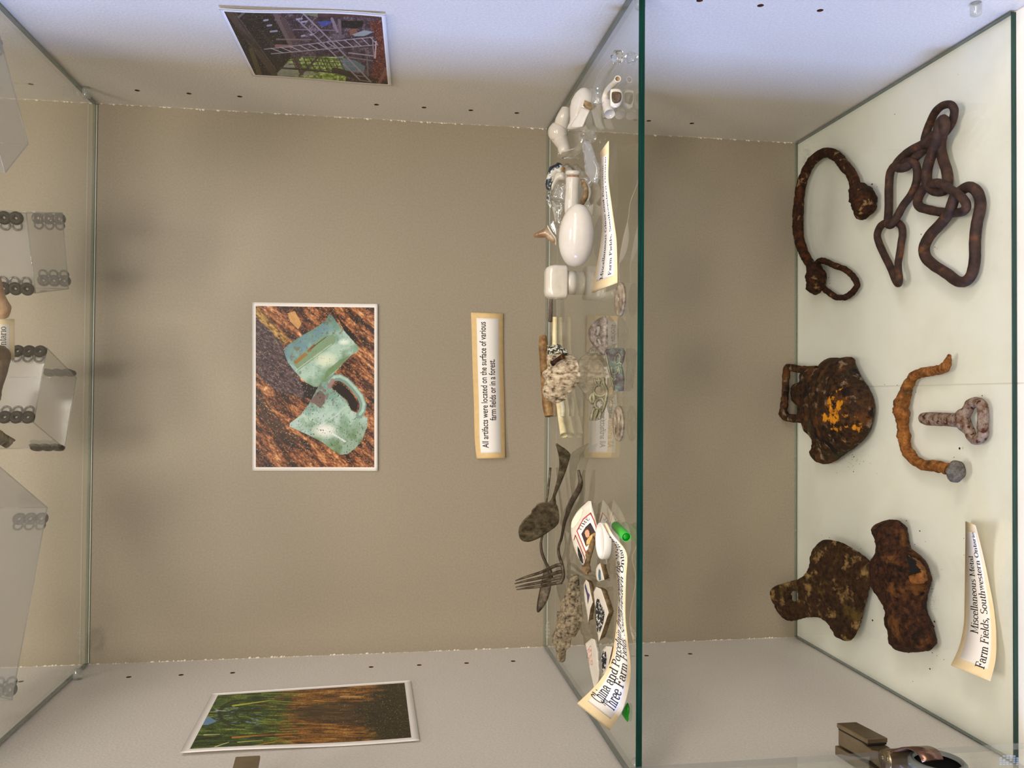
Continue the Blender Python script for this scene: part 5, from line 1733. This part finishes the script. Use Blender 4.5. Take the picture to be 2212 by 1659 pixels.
# --- fork --------------------------------------------------------------------------------------------------------------------------
t = thing('fork', st(*kD(700, 850), 1240), 'bent tarnished fork with four tines raised at the back', 'fork')
pts = [(828, 392, 14, 1256), (838, 450, 20, 1256), (852, 520, 26, 1257), (838, 590, 32, 1255), (800, 660, 34, 1251), (760, 730, 34, 1246), (725, 810, 32, 1240), (700, 890, 26, 1235), (672, 970, 22, 1230), (655, 1060, 18, 1226), (635, 1160, 17, 1222), (608, 1240, 17, 1218), (605, 1310, 18, 1217), (618, 1370, 20, 1218), (640, 1440, 22, 1221), (655, 1520, 22, 1223), (655, 1600, 22, 1223), (620, 1655, 20, 1222)]
P = [st(*kD(u, v), c) for u, v, r, c in pts]
R = [r / 5.185 * mpp(P[0]) for u, v, r, c in pts]
mesh_obj('handle', *tube_vf(P, R, n=14, sub=5, lump=.05, lscale=200), M['tarnish_dark'], t)
kE = lambda u, v: (1090 + u / 3.779, 1220 + v / 3.779)
base = [(448, 5), (462, 60), (466, 105), (450, 148)]
tips = [(88, 130), (82, 155), (90, 183), (98, 203)]
for i, (b, e) in enumerate(zip(base, tips)):
    P = [st(*kE(b[0] + 20, b[1] - 4), 1222), st(*kE(b[0] - 30, b[1] + 2), 1220), st(*kE(b[0] * .6 + e[0] * .4, b[1] * .6 + e[1] * .4 + 4), 1212), st(*kE(b[0] * .25 + e[0] * .75, b[1] * .25 + e[1] * .75), 1208), st(*kE(*e), 1206)]
    mesh_obj('tine', *tube_vf(P, [.0016, .0017, .0015, .0012, .0005], n=10, sub=5, up=(0, 1, 0)), M['tarnish_dark'], t)

# --- knife ----------------------------------------------------------------------------------------------------------------------------
t = thing('knife', st(*kD(480, 700), 1194), 'dark table knife with thin handle, lying behind the spoon and fork', 'knife')
pts = [(512, 366, 14), (505, 440, 14), (495, 540, 13), (482, 650, 13), (468, 760, 13), (452, 900, 12), (436, 1040, 12), (420, 1140, 13), (408, 1210, 15), (412, 1290, 17), (432, 1360, 18), (462, 1430, 17), (492, 1490, 20), (515, 1540, 24), (520, 1600, 26)]
P = [st(*kD(u, v), 1196) for u, v, r in pts]
R = [r / 5.185 * mpp(P[0]) for u, v, r in pts]
mesh_obj('handle', *tube_vf(P, R, n=12, sub=5), M['tarnish_dark'], t)
pillow('blade', [kE(*p) for p in [(318, 60), (345, 30), (372, 60), (380, 120), (378, 190), (360, 260), (335, 320), (300, 368), (275, 390), (262, 375), (264, 320), (278, 240), (295, 160)]], (P[-1], np.array([0.1, -1, .5])), .0012, .0012, M['tarnish_dark'], parent=t, R=.003, step=.0014)

# --- sherd with magazine cover decal -----------------------------------------------------------------------------------------------------
kT = lambda u, v: (1240 + u / 8.294, 1060 + v / 8.294)
t = thing('decal_sherd', zr(1265, 1160, 0), 'white china sherd with a red-framed TIME cover decal', 'decal sherd')
pl = leanM(1290, 1150, 1.3, 0.002)
pillow('sherd_body', [kT(*p) for p in [(290, 172), (330, 300), (372, 460), (410, 620), (420, 700), (400, 800), (340, 960), (270, 1110), (205, 1230), (172, 1345), (110, 1260), (40, 1120), (-10, 980), (-48, 800), (-55, 640), (-30, 520), (60, 370), (160, 270)]], pl, 0.0, 0.005, [M['china'], M['bisque']], parent=t, R=.001, step=.0025)
off = lambda d: (pl[0] + pl[1] * d, pl[1])


def decal(name, pts, d, m, **kw):
    return pillow(name, [kT(*p) for p in pts], off(d), 0.0, 0.0002, m, parent=t, R=.0005, step=.002, smooth_outline=False, flatbot=True, smooth=False, **kw)


decal('red_frame', [(42, 722), (160, 500), (300, 386), (360, 520), (405, 650), (400, 790), (330, 900), (215, 1145)], .0003, M['red'])
decal('white_panel', [(62, 722), (170, 522), (292, 418), (350, 540), (390, 665), (385, 780), (320, 890), (218, 1105)], .0006, M['white'])
decal('portrait_ground', [(130, 775), (205, 650), (292, 572), (340, 660), (388, 758), (320, 880), (215, 1008)], .0009, mat('dark_print', (44, 22, 20), .6))
decal('garment', [(215, 1008), (222, 900), (262, 830), (320, 780), (360, 752), (388, 762), (330, 880), (270, 960)], .0011, mat('yellow_print', (214, 178, 104), .6))
decal('hair', [(180, 700), (205, 668), (245, 665), (282, 700), (288, 770), (268, 840), (230, 862), (196, 800)], .0013, mat('brown_print', (74, 40, 28), .6))
decal('face', [(190, 760), (205, 715), (240, 695), (268, 722), (278, 775), (268, 830), (240, 856), (212, 828)], .0015, mat('skin_print', (222, 164, 128), .6))
V, F = [], []


def dtxt(txt, size, p0, p1, w, arc=0.0):
    """line of decal lettering from p0 to p1 in the sketch frame"""
    T, G, wd = text2d(txt, 1.0, heavy=.062, thin=.03, track=.2)
    p0, p1 = np.array(p0, float), np.array(p1, float)
    d = (p1 - p0)
    # letter tops point up-left in the print
    up = np.array(w, float)
    n0 = len(V)
    for a, b in T:
        q = p0 + d * (a / wd) + up * b * size + np.array([-1, -.6]) * arc * math.sin(math.pi * a / wd)
        V.append(hit(*kT(q[0], q[1]), *off(.0012)))
    F.extend(tuple(i + n0 for i in g) for g in G)


dtxt('TIME', 78, (112, 722), (296, 492), (-.88, -.50), 8)
mesh_obj('lettering', V, F, M['ink'], t, smooth=False)
for pts in ([(-8, 880), (20, 782), (30, 800), (192, 1195), (180, 1260), (172, 1240), (180, 1200), (24, 815), (2, 890)],):
    decal('red_line', pts, .0003, M['red'])
decal('black_figure', [(60, 990), (90, 1040), (140, 1150), (165, 1290), (150, 1310), (100, 1240), (70, 1140)], .0004, M['ink'])
decal('ivory_corner', [(-52, 650), (-40, 560), (40, 420), (150, 300), (165, 330), (120, 480), (50, 600), (-20, 670)], .0003, mat('ivory_glaze', (238, 228, 196), .3))
P = [st(*kT(*p), c) for p, c in [((372, 830), 1298), ((330, 950), 1294), ((290, 1080), 1290), ((240, 1210), 1284), ((215, 1330), 1282), ((230, 1430), 1284), ((270, 1480), 1288)]]
mesh_obj('broken_rim', *tube_vf(P, [.0018, .0022, .0025, .0030, .0034, .0036, .0016], n=12, lump=.12, lscale=300), M['bisque'], t)

# --- white cap, green tube, green shard ----------------------------------------------------------------------------------------------------------
c = onZ(1312, 1168, ZM)
r = 39 * mpp(c)
h = .0062
single('plastic_disc', lathe_vf([(.0001, .0001), (.0001, r * .96), (.0008, r), (h * .85, r), (h, r * .97), (h, r * .90), (h * .62, r * .86), (h * .55, r * .80), (h * .55, .0001)], c, (0, 0, 1), 48), M['cap'], 'white round plastic lid lying beside the red-framed decal sherd', 'plastic lid')
a0, a1 = zr(1330, 1136, .0036), zr(1353, 1160, .0036)
A = a1 - a0
La = np.linalg.norm(A)
t = thing('green_tube', zr(1342, 1150, 0), 'short bright green plastic tube, open end facing out', 'plastic tube')
mesh_obj('tube_wall', *lathe_vf([(0, .0029), (0, .0034), (La, .0035), (La + .0003, .0032), (La, .0030), (0.001, .0028)], a0, A, 28), M['green'], t)
mesh_obj('inner_wall', *lathe_vf([(La * .2, .0001), (La * .22, .0028), (La * .98, .0030)], a0, A, 28), M['green_in'], t)
o = pillow('green_glass_chip', [kE(*p) for p in [(1004, 1125), (1020, 1180), (1012, 1240), (1005, 1285), (985, 1255), (958, 1215), (975, 1170)]], leanM(1361, 1540, .35), .0015, .001, M['green_in'], R=.002, step=.0014)
tag(o, 'bright green glass chip peeping out below the long caption card', 'glass fragment')

# --- printed sherds -----------------------------------------------------------------------------------------------------------------------------------
kS = lambda u, v: (1190 + u / 5.529, 1200 + v / 5.529)


def sherd(face, cx, k_, th, mats, lab, prints=(), extra=.0):
    py = sum(p[1] for p in face) / len(face)
    pl = leanM(cx, kS(0, py)[1], k_, th + extra)
    t = thing('china_sherd', zr(cx, kS(0, py)[1], 0), lab, 'china fragment', 'printed china sherds')
    pillow('glazed_slab', [kS(*p) for p in face], pl, 0.0, th, mats, parent=t, R=.0006, step=.0014, smooth_outline=False, jag=.0002)
    for nm, pts, m_ in prints:
        pillow(nm, [kS(*p) for p in pts], (pl[0] + pl[1] * .0003, pl[1]), 0.0, .0002, m_, parent=t, R=.0004, step=.0012, smooth_outline=False)
    return t


WB = [M['china'], M['bisque']]
sherd([(538, 160), (560, 110), (590, 92), (640, 290), (570, 310), (548, 290), (533, 220)], 1304, .35, .006, WB, 'small white and blue china sherd under the white cap',
      [('blue_band', [(572, 160), (590, 180), (598, 290), (575, 300), (566, 240)], mat('blue_print', (74, 106, 124), .3))])
sherd([(388, 350), (420, 285), (450, 320), (470, 420), (500, 560), (470, 640), (445, 805), (430, 700), (400, 520)], 1278, .3, .005, WB, 'narrow china sherd with purple chevron, between fossil and black print sherd',
      [('purple_chevron', [(408, 330), (440, 440), (462, 470), (440, 580), (430, 480), (404, 380)], mat('purple_print', (70, 64, 108), .3))])
sherd([(506, 440), (538, 372), (600, 400), (655, 560), (690, 680), (650, 800), (572, 1038), (548, 900), (528, 640)], 1310, .25, .0055, WB, 'large white china sherd with black floral print and thick brown edge',
      [('floral_print', [(548, 520), (570, 510), (590, 580), (630, 640), (640, 700), (620, 820), (580, 920), (552, 910), (535, 760), (530, 600)], M['black_china'])])
sherd([(408, 1055), (480, 990), (520, 1000), (555, 1150), (572, 1400), (565, 1500), (512, 1592), (470, 1400), (432, 1180)], 1292, .2, .003, [M['china'], M['china']], 'long white china sherd with a faded red stamp',
      [('red_stamp', [(432, 1140), (470, 1075), (482, 1130), (485, 1240), (498, 1300), (480, 1310), (455, 1260)], M['pinkred'])])
sherd([(600, 1200), (622, 1120), (660, 1080), (735, 1090), (700, 1240), (680, 1380), (620, 1425), (602, 1330)], 1322, .25, .006, [M['china'], M['bisque']], 'china sherd with dense blue black print, half under the caption card',
      [('blue_print', [(604, 1200), (624, 1140), (655, 1150), (664, 1240), (648, 1360), (615, 1400), (604, 1300)], M['black_china'])])

# --- barky fossil -------------------------------------------------------------------------------------------------------------------------------------------
t = tag(pillow('barky_fossil', [kE(*p) for p in [(545, 115), (562, 90), (585, 82), (605, 98), (612, 230), (598, 290), (622, 310), (635, 400), (628, 470), (600, 545), (575, 590), (540, 612), (530, 680), (502, 700), (488, 785), (455, 780), (440, 700), (412, 620), (408, 560), (438, 490), (450, 420), (432, 385), (468, 372), (480, 320), (495, 270), (520, 210)]],
               leanM(1255, 1310, .8), .010, .004, M['fossil'], R=.010, rough=.0012, rscale=300, step=.0014, jag=.0012,
               topfn=lambda V2, W3, tt: .0006 * np.sin(np.array([p[0] for p in W3]) * 1500) * tt), 'grey-brown barky fossil fragment with ridges, below the fork tines', 'fossil')

# ------------------------------------------------------------ upper shelf: plastic display boxes and finds
UZ = ZT + TG + 0.0002
M['box'] = pane_mat('clear_box_plastic', (0.93, 0.93, 0.93), lo=0.035, frost=0.10, frostcol=(0.74, 0.74, 0.76), rough=0.06)
M['box_milk'] = pane_mat('milky_box_plastic', (0.9, 0.9, 0.92), lo=0.03, frost=0.24, frostcol=(0.76, 0.77, 0.80), rough=0.12)
M['black_ring'] = mat('black_glossy_dots', (6, 6, 7), 0.5, spec=0.25)
M['grey_ring'] = pane_mat('grey_see_through_dots', (0.45, 0.45, 0.46), lo=0.02, frost=0.3, frostcol=(0.35, 0.35, 0.36))  # faint ghosts of the ring dots, refraction put into grey colour


def plastic_box(quad, h, m, lab, ringsets=(), seam=True):
    q = [np.array(p) for p in quad]
    c = sum(q) / 4
    t = thing('plastic_box', (c[0], c[1], UZ), lab, 'plastic box', 'clear plastic display boxes')
    V = [(p[0], p[1], UZ) for p in q] + [(p[0], p[1], UZ + h) for p in q]
    ins = [(c + (p - c) * 0.985) for p in q]
    n = 4
    F = [(3, 2, 1, 0)] + [(i, (i + 1) % 4, 4 + (i + 1) % 4, 4 + i) for i in range(4)] + [(4, 5, 6, 7)]
    mesh_obj('box_walls', V, F, [m, M['box_milk']], t, smooth=False, fm=[0, 1, 0, 0, 0, 0])
    E_ = []
    for i in range(4):
        a, b = q[i], q[(i + 1) % 4]
        E_.append(tube_vf([(a[0], a[1], UZ + .0006), (b[0], b[1], UZ + .0006)], .0005, n=6, sub=1))
        E_.append(tube_vf([(a[0], a[1], UZ), (a[0], a[1], UZ + h)], .0004, n=6, sub=1))
    mesh_obj('fold_lines', *join(E_), M['pin'], t)
    for (i, f, mt, z0, sgn) in ringsets:
        a, b = q[i][:2], q[(i + 1) % 4][:2]
        d = (b - a) / np.linalg.norm(b - a)
        nn = np.array([d[1], -d[0]])
        if nn @ (a - c[:2]) < 0:
            nn = -nn
        p = a + (b - a) * f
        for r_ in range(3):
            z = UZ + z0 + r_ * .0092
            for dd, rr in ((0, .0034), (.0062 * sgn, .0036)):
                cx = p + d * dd
                P = [(cx[0] + d[0] * rr * math.cos(x) + nn[0] * .0019, cx[1] + d[1] * rr * math.cos(x) + nn[1] * .0019, z + rr * math.sin(x)) for x in [k_ * math.pi / 6 for k_ in range(12)]]
                mesh_obj('ring_dot', *tube_vf(P, (.0024 if dd == 0 else .0010), closed=True, n=8, sub=2), mt if dd == 0 else M['grey_ring'], t)
    return t


def zq(*pts): return [onZ(p[0], p[1], UZ) for p in pts]


Q1 = zq((78, 633), (58, 460), (135.5, 460), (149, 624))     # front-left, front-right, back-right, back-left
plastic_box(Q1, .06, M['box'], 'clear plastic box with black ring dots, right of the Ontario card',
            [(0, .055, M['black_ring'], .006, 1), (0, .935, M['black_ring'], .008, -1), (2, .08, M['grey_ring'], .004, 1), (2, .90, M['grey_ring'], .004, -1)])
Q2 = zq((74, 913), (103, 752), (166, 816), (141, 969))
plastic_box(Q2, .06, M['box'], 'clear plastic box with black ring dots, turned, left of the Ontario card',
            [(0, .06, M['black_ring'], .005, 1), (0, .94, M['black_ring'], .005, -1), (1, .9, M['grey_ring'], .004, -1), (3, .12, M['black_ring'], .003, 1)])
b1, b2 = onZ(27, 1512, UZ), onZ(103, 1096, UZ)
d = (b2 - b1)[:2]
d /= np.linalg.norm(d)
f_ = np.array([d[1], -d[0], 0]) * .12
if f_[1] > 0:
    f_ = -f_
plastic_box([b1 + f_, b2 + f_, b2, b1], .06, M['box_milk'], 'large milky plastic box at the left of the upper shelf', [(2, .06, M['grey_ring'], .004, 1), (2, .95, M['grey_ring'], .004, -1)])
b1, b2 = onZ(62, 311, UZ), onZ(0, 76, UZ)
d = (b2 - b1)[:2]
d /= np.linalg.norm(d)
f_ = np.array([d[1], -d[0], 0]) * .055
if f_[1] > 0:
    f_ = -f_
plastic_box([b1 + f_, b2 + f_, b2, b1], .05, M['box_milk'], 'milky plastic box in the right corner of the upper shelf', [(2, .07, M['grey_ring'], .006, 1)])

P = [onZ(u, v, UZ + .006) for u, v in [(-60, 500), (-30, 560), (-12, 610), (-4, 645), (2, 668), (6, 684)]]
o = mesh_obj('bone_piece', *tube_vf(P, [.007, .0055, .005, .0056, .0075, .0045], lump=.1, lscale=120), mat('tan_bone', (186, 140, 106), .6, cols=[(150, 100, 70), (190, 146, 112), (212, 176, 142)], nscale=60))
tag(o, 'tan bone with knobbed end on the upper shelf, beside the Ontario card', 'bone')
P = [onZ(u, v, UZ + .007) for u, v in [(-20, 752), (-6, 762), (2, 770), (-4, 800), (-14, 840), (-24, 880), (-34, 930)]]
o = mesh_obj('brown_stick', *tube_vf(P, [.005, .0065, .007, .0065, .006, .006, .005], lump=.12, lscale=140), mat('dark_brown_wood', (92, 66, 46), .7, cols=[(54, 36, 24), (96, 70, 48), (130, 102, 76)], nscale=90, bump=.0004))
tag(o, 'dark brown knobbed stick on the upper shelf, below the Ontario card', 'stick')
o = pillow('folded_metal_leaf', [(-30, 925), (-6, 925), (12, 938), (34, 951), (20, 957), (22, 964), (12, 968), (2, 962), (-20, 955)], (np.array([0, 0, UZ + .003]), np.array([0, -.25, 1.0])), .003, .002, mat('olive_brass', (118, 108, 78), .4, metal=.6, cols=[(64, 54, 34), (122, 112, 80), (168, 158, 126)], nscale=120), R=.004, step=.002, rough=.0008, rscale=200)
tag(o, 'folded olive metal leaf beside the turned clear box', 'metal fragment')

# ------------------------------------------------------------ glass door and its hinges
DX = -0.2615
V, F = box_vf((DX - .0045, -0.86, -0.03), (DX, -0.358, 1.22))
M['door_edge'] = pane_mat('door_glass_edge', (0.85, 0.88, 0.86), lo=.1, frost=.12)
M['door_pane'] = pane_mat('door_glass', (0.975, 0.985, 0.975), lo=0.0)
o = mesh_obj('door_1', V, F, [M['door_pane'], M['door_edge']], smooth=False, fm=[0, 0, 0, 0, 1, 0], origin=(DX, -.358, -.03))
struct(o)

M['nickel'] = mat('brushed_nickel', (150, 134, 108), 0.32, metal=0.85, cols=[(128, 112, 88), (156, 140, 114)], nscale=60)
M['nickel_brown'] = mat('bronze_strap', (128, 98, 84), 0.25, metal=0.85)
M['dark_gap'] = mat('hinge_gap', (14, 12, 12), 0.5)  # near-black colour stands in for shade under the arm cover
M['cup_black'] = mat('black_hinge_cup', (4, 4, 5), 0.7, spec=0.1)
M['grey_rim'] = mat('grey_plastic_rim', (110, 116, 114), 0.25, spec=0.5)


def bevel(o, w=.0006, n=2):
    b = o.modifiers.new('bevel', 'BEVEL')
    b.width = w
    b.segments = n
    b.limit_method = 'ANGLE'
    return o


def hinge(zc, lab):
    x0 = -HW
    t = thing('door_hinge', (x0, -.31, zc), lab, 'hinge', 'door hinges')
    B = lambda nm, a, b, m: bevel(mesh_obj(nm, *box_vf((x0 + a[0], a[1], zc + a[2]), (x0 + b[0], b[1], zc + b[2])), m, t, smooth=False))
    B('mounting_plate', (0, -.345, -.006), (.007, -.288, .010), M['nickel'])
    B('plate_wing', (0, -.336, -.024), (.003, -.322, .026), M['nickel'])
    # arm: tapering channel
    V = []
    for y, xa, xb, z0, z1 in ((-.290, .008, .0205, -.0065, .0085), (-.318, .008, .0200, -.0065, .0085), (-.330, .010, .0185, -.007, .009), (-.345, .008, .0215, -.008, .010)):
        V += [(x0 + xa, y, zc + z0), (x0 + xb, y, zc + z0), (x0 + xb, y, zc + z1), (x0 + xa, y, zc + z1)]
    F = [(0, 1, 2, 3), (15, 14, 13, 12)]
    for i in range(3):
        for j in range(4):
            F.append((4 * i + j, 4 * i + 4 + j, 4 * i + 4 + (j + 1) % 4, 4 * i + (j + 1) % 4))
    bevel(mesh_obj('arm', V, F, M['nickel'], t, smooth=False), .0008)
    B('arm_cover', (.0210, -.326, -.0072), (.0245, -.289, .0092), M['nickel'])
    B('cover_gap', (.0196, -.326, -.0066), (.0212, -.290, .0086), M['dark_gap'])  # solid dark slab painting the shaded slit between arm and cover
    mesh_obj('adjusting_screw', *lathe_vf([(0, .0001), (0, .0028), (.005, .0028), (.006, .0020), (.006, .0001)], (x0 + .008, -.2875, zc + .001), (1, 0, 0), 16), M['nickel'], t)
    mesh_obj('knuckle', *lathe_vf([(-.0085, .0001), (-.0085, .007), (-.0078, .0070), (.0098, .0070), (.0105, .007), (.0105, .0001)], (x0 + .0175, -.3475, zc), (0, 0, 1), 24), M['nickel'], t)
    for dy, dx in ((-.345, .0215), (-.3505, .0225)):
        mesh_obj('rivet', *lathe_vf([(0, .0001), (0, .0016), (.0006, .0016), (.0010, .0010), (.0010, .0001)], (x0 + dx - .003, dy, zc + .0104), (0, 0, 1), 12), M['nickel'], t)
    # strap over to the cup
    P = [(x0 + .022, -.348, zc + .001), (x0 + .027, -.354, zc - .001), (x0 + .031, -.362, zc - .003), (x0 + .031, -.371, zc - .004), (x0 + .027, -.376, zc - .004)]
    V, F = [], []
    Q = spline(P, 6)
    for p in Q:
        for dz, dt in ((-.008, 0), (.008, 0), (.008, -.0012), (-.008, -.0012)):
            V.append((p[0] + dt, p[1] + dt * .3, p[2] + dz))
    for i in range(len(Q) - 1):
        for j in range(4):
            F.append((4 * i + j, 4 * i + (j + 1) % 4, 4 * i + 4 + (j + 1) % 4, 4 * i + 4 + j))
    F += [(3, 2, 1, 0), tuple(4 * (len(Q) - 1) + j for j in range(4))]
    mesh_obj('strap', V, F, M['nickel_brown'], t)
    for ch in t.children:
        if ch.name.startswith('cup'):
            continue
        for v in ch.data.vertices:
            y = v.co.y + t['_o'][1]
            k_ = max(0, -.29 - y)
            v.co.y -= .0175
            v.co.z -= k_ * .07
            v.co.x += k_ * .06
    cc = (DX, -.386, zc - .019)
    mesh_obj('cup_rim', *lathe_vf([(.0001, .0120), (.0001, .0185), (.0035, .0185), (.0050, .0170), (.0048, .0150), (.0020, .0146), (.0016, .0140)], cc, (1, 0, 0), 40, caps=False), M['grey_rim'], t)
    mesh_obj('cup', *lathe_vf([(.0002, .0001), (.0002, .0148), (.0026, .0148), (.0014, .0130), (.0012, .0001)], cc, (1, 0, 0), 40), M['cup_black'], t)
    return t


hinge(.114, 'nickel door hinge low on the left panel, near the liner sheets')
hinge(.558, 'nickel door hinge higher on the left panel, under the maize field print')


# ------------------------------------------------------------ etched maker's stamps on the glass
def etched(px, py, z, wpx, hpx, lab, ax='z'):
    V, F = [], []
    for i in range(6):
        for j in range(5):
            if (i * 7 + j * 3) % 5 == 0:
                continue
            x, y = px + (i - 2.5) * wpx / 6, py + (j - 2) * hpx / 5
            f = (lambda a, b: onZ(a, b, z)) if ax == 'z' else (lambda a, b: onX(a, b, DX + .0002))
            q = [f(x - wpx / 16, y - hpx / 14), f(x + wpx / 16, y - hpx / 14), f(x + wpx / 16, y + hpx / 14), f(x - wpx / 16, y + hpx / 14)]
            n = len(V)
            V += [tuple(a) for a in q] + [(a[0], a[1], a[2] + .00005) for a in q]
            F += [(n, n + 1, n + 2, n + 3), (n + 7, n + 6, n + 5, n + 4)]
    tag(mesh_obj('etched_stamp', V, F, M['etch'], smooth=False), lab, 'etched stamp', 'etched glass stamps')


etched(172, 1388, ZT + TG + .0002, 16, 52, 'small white etched stamp on the left back corner of the upper glass')
etched(1183, 1360, ZM + .0003, 8, 40, 'small white etched stamp on the left back corner of the middle glass')
etched(1740, 342, .0003, 16, 44, 'small grey etched stamp on the right back corner of the lowest glass')
etched(2180, 1642, 0, 44, 22, 'white etched stamp on the glass door in the corner', 'x')
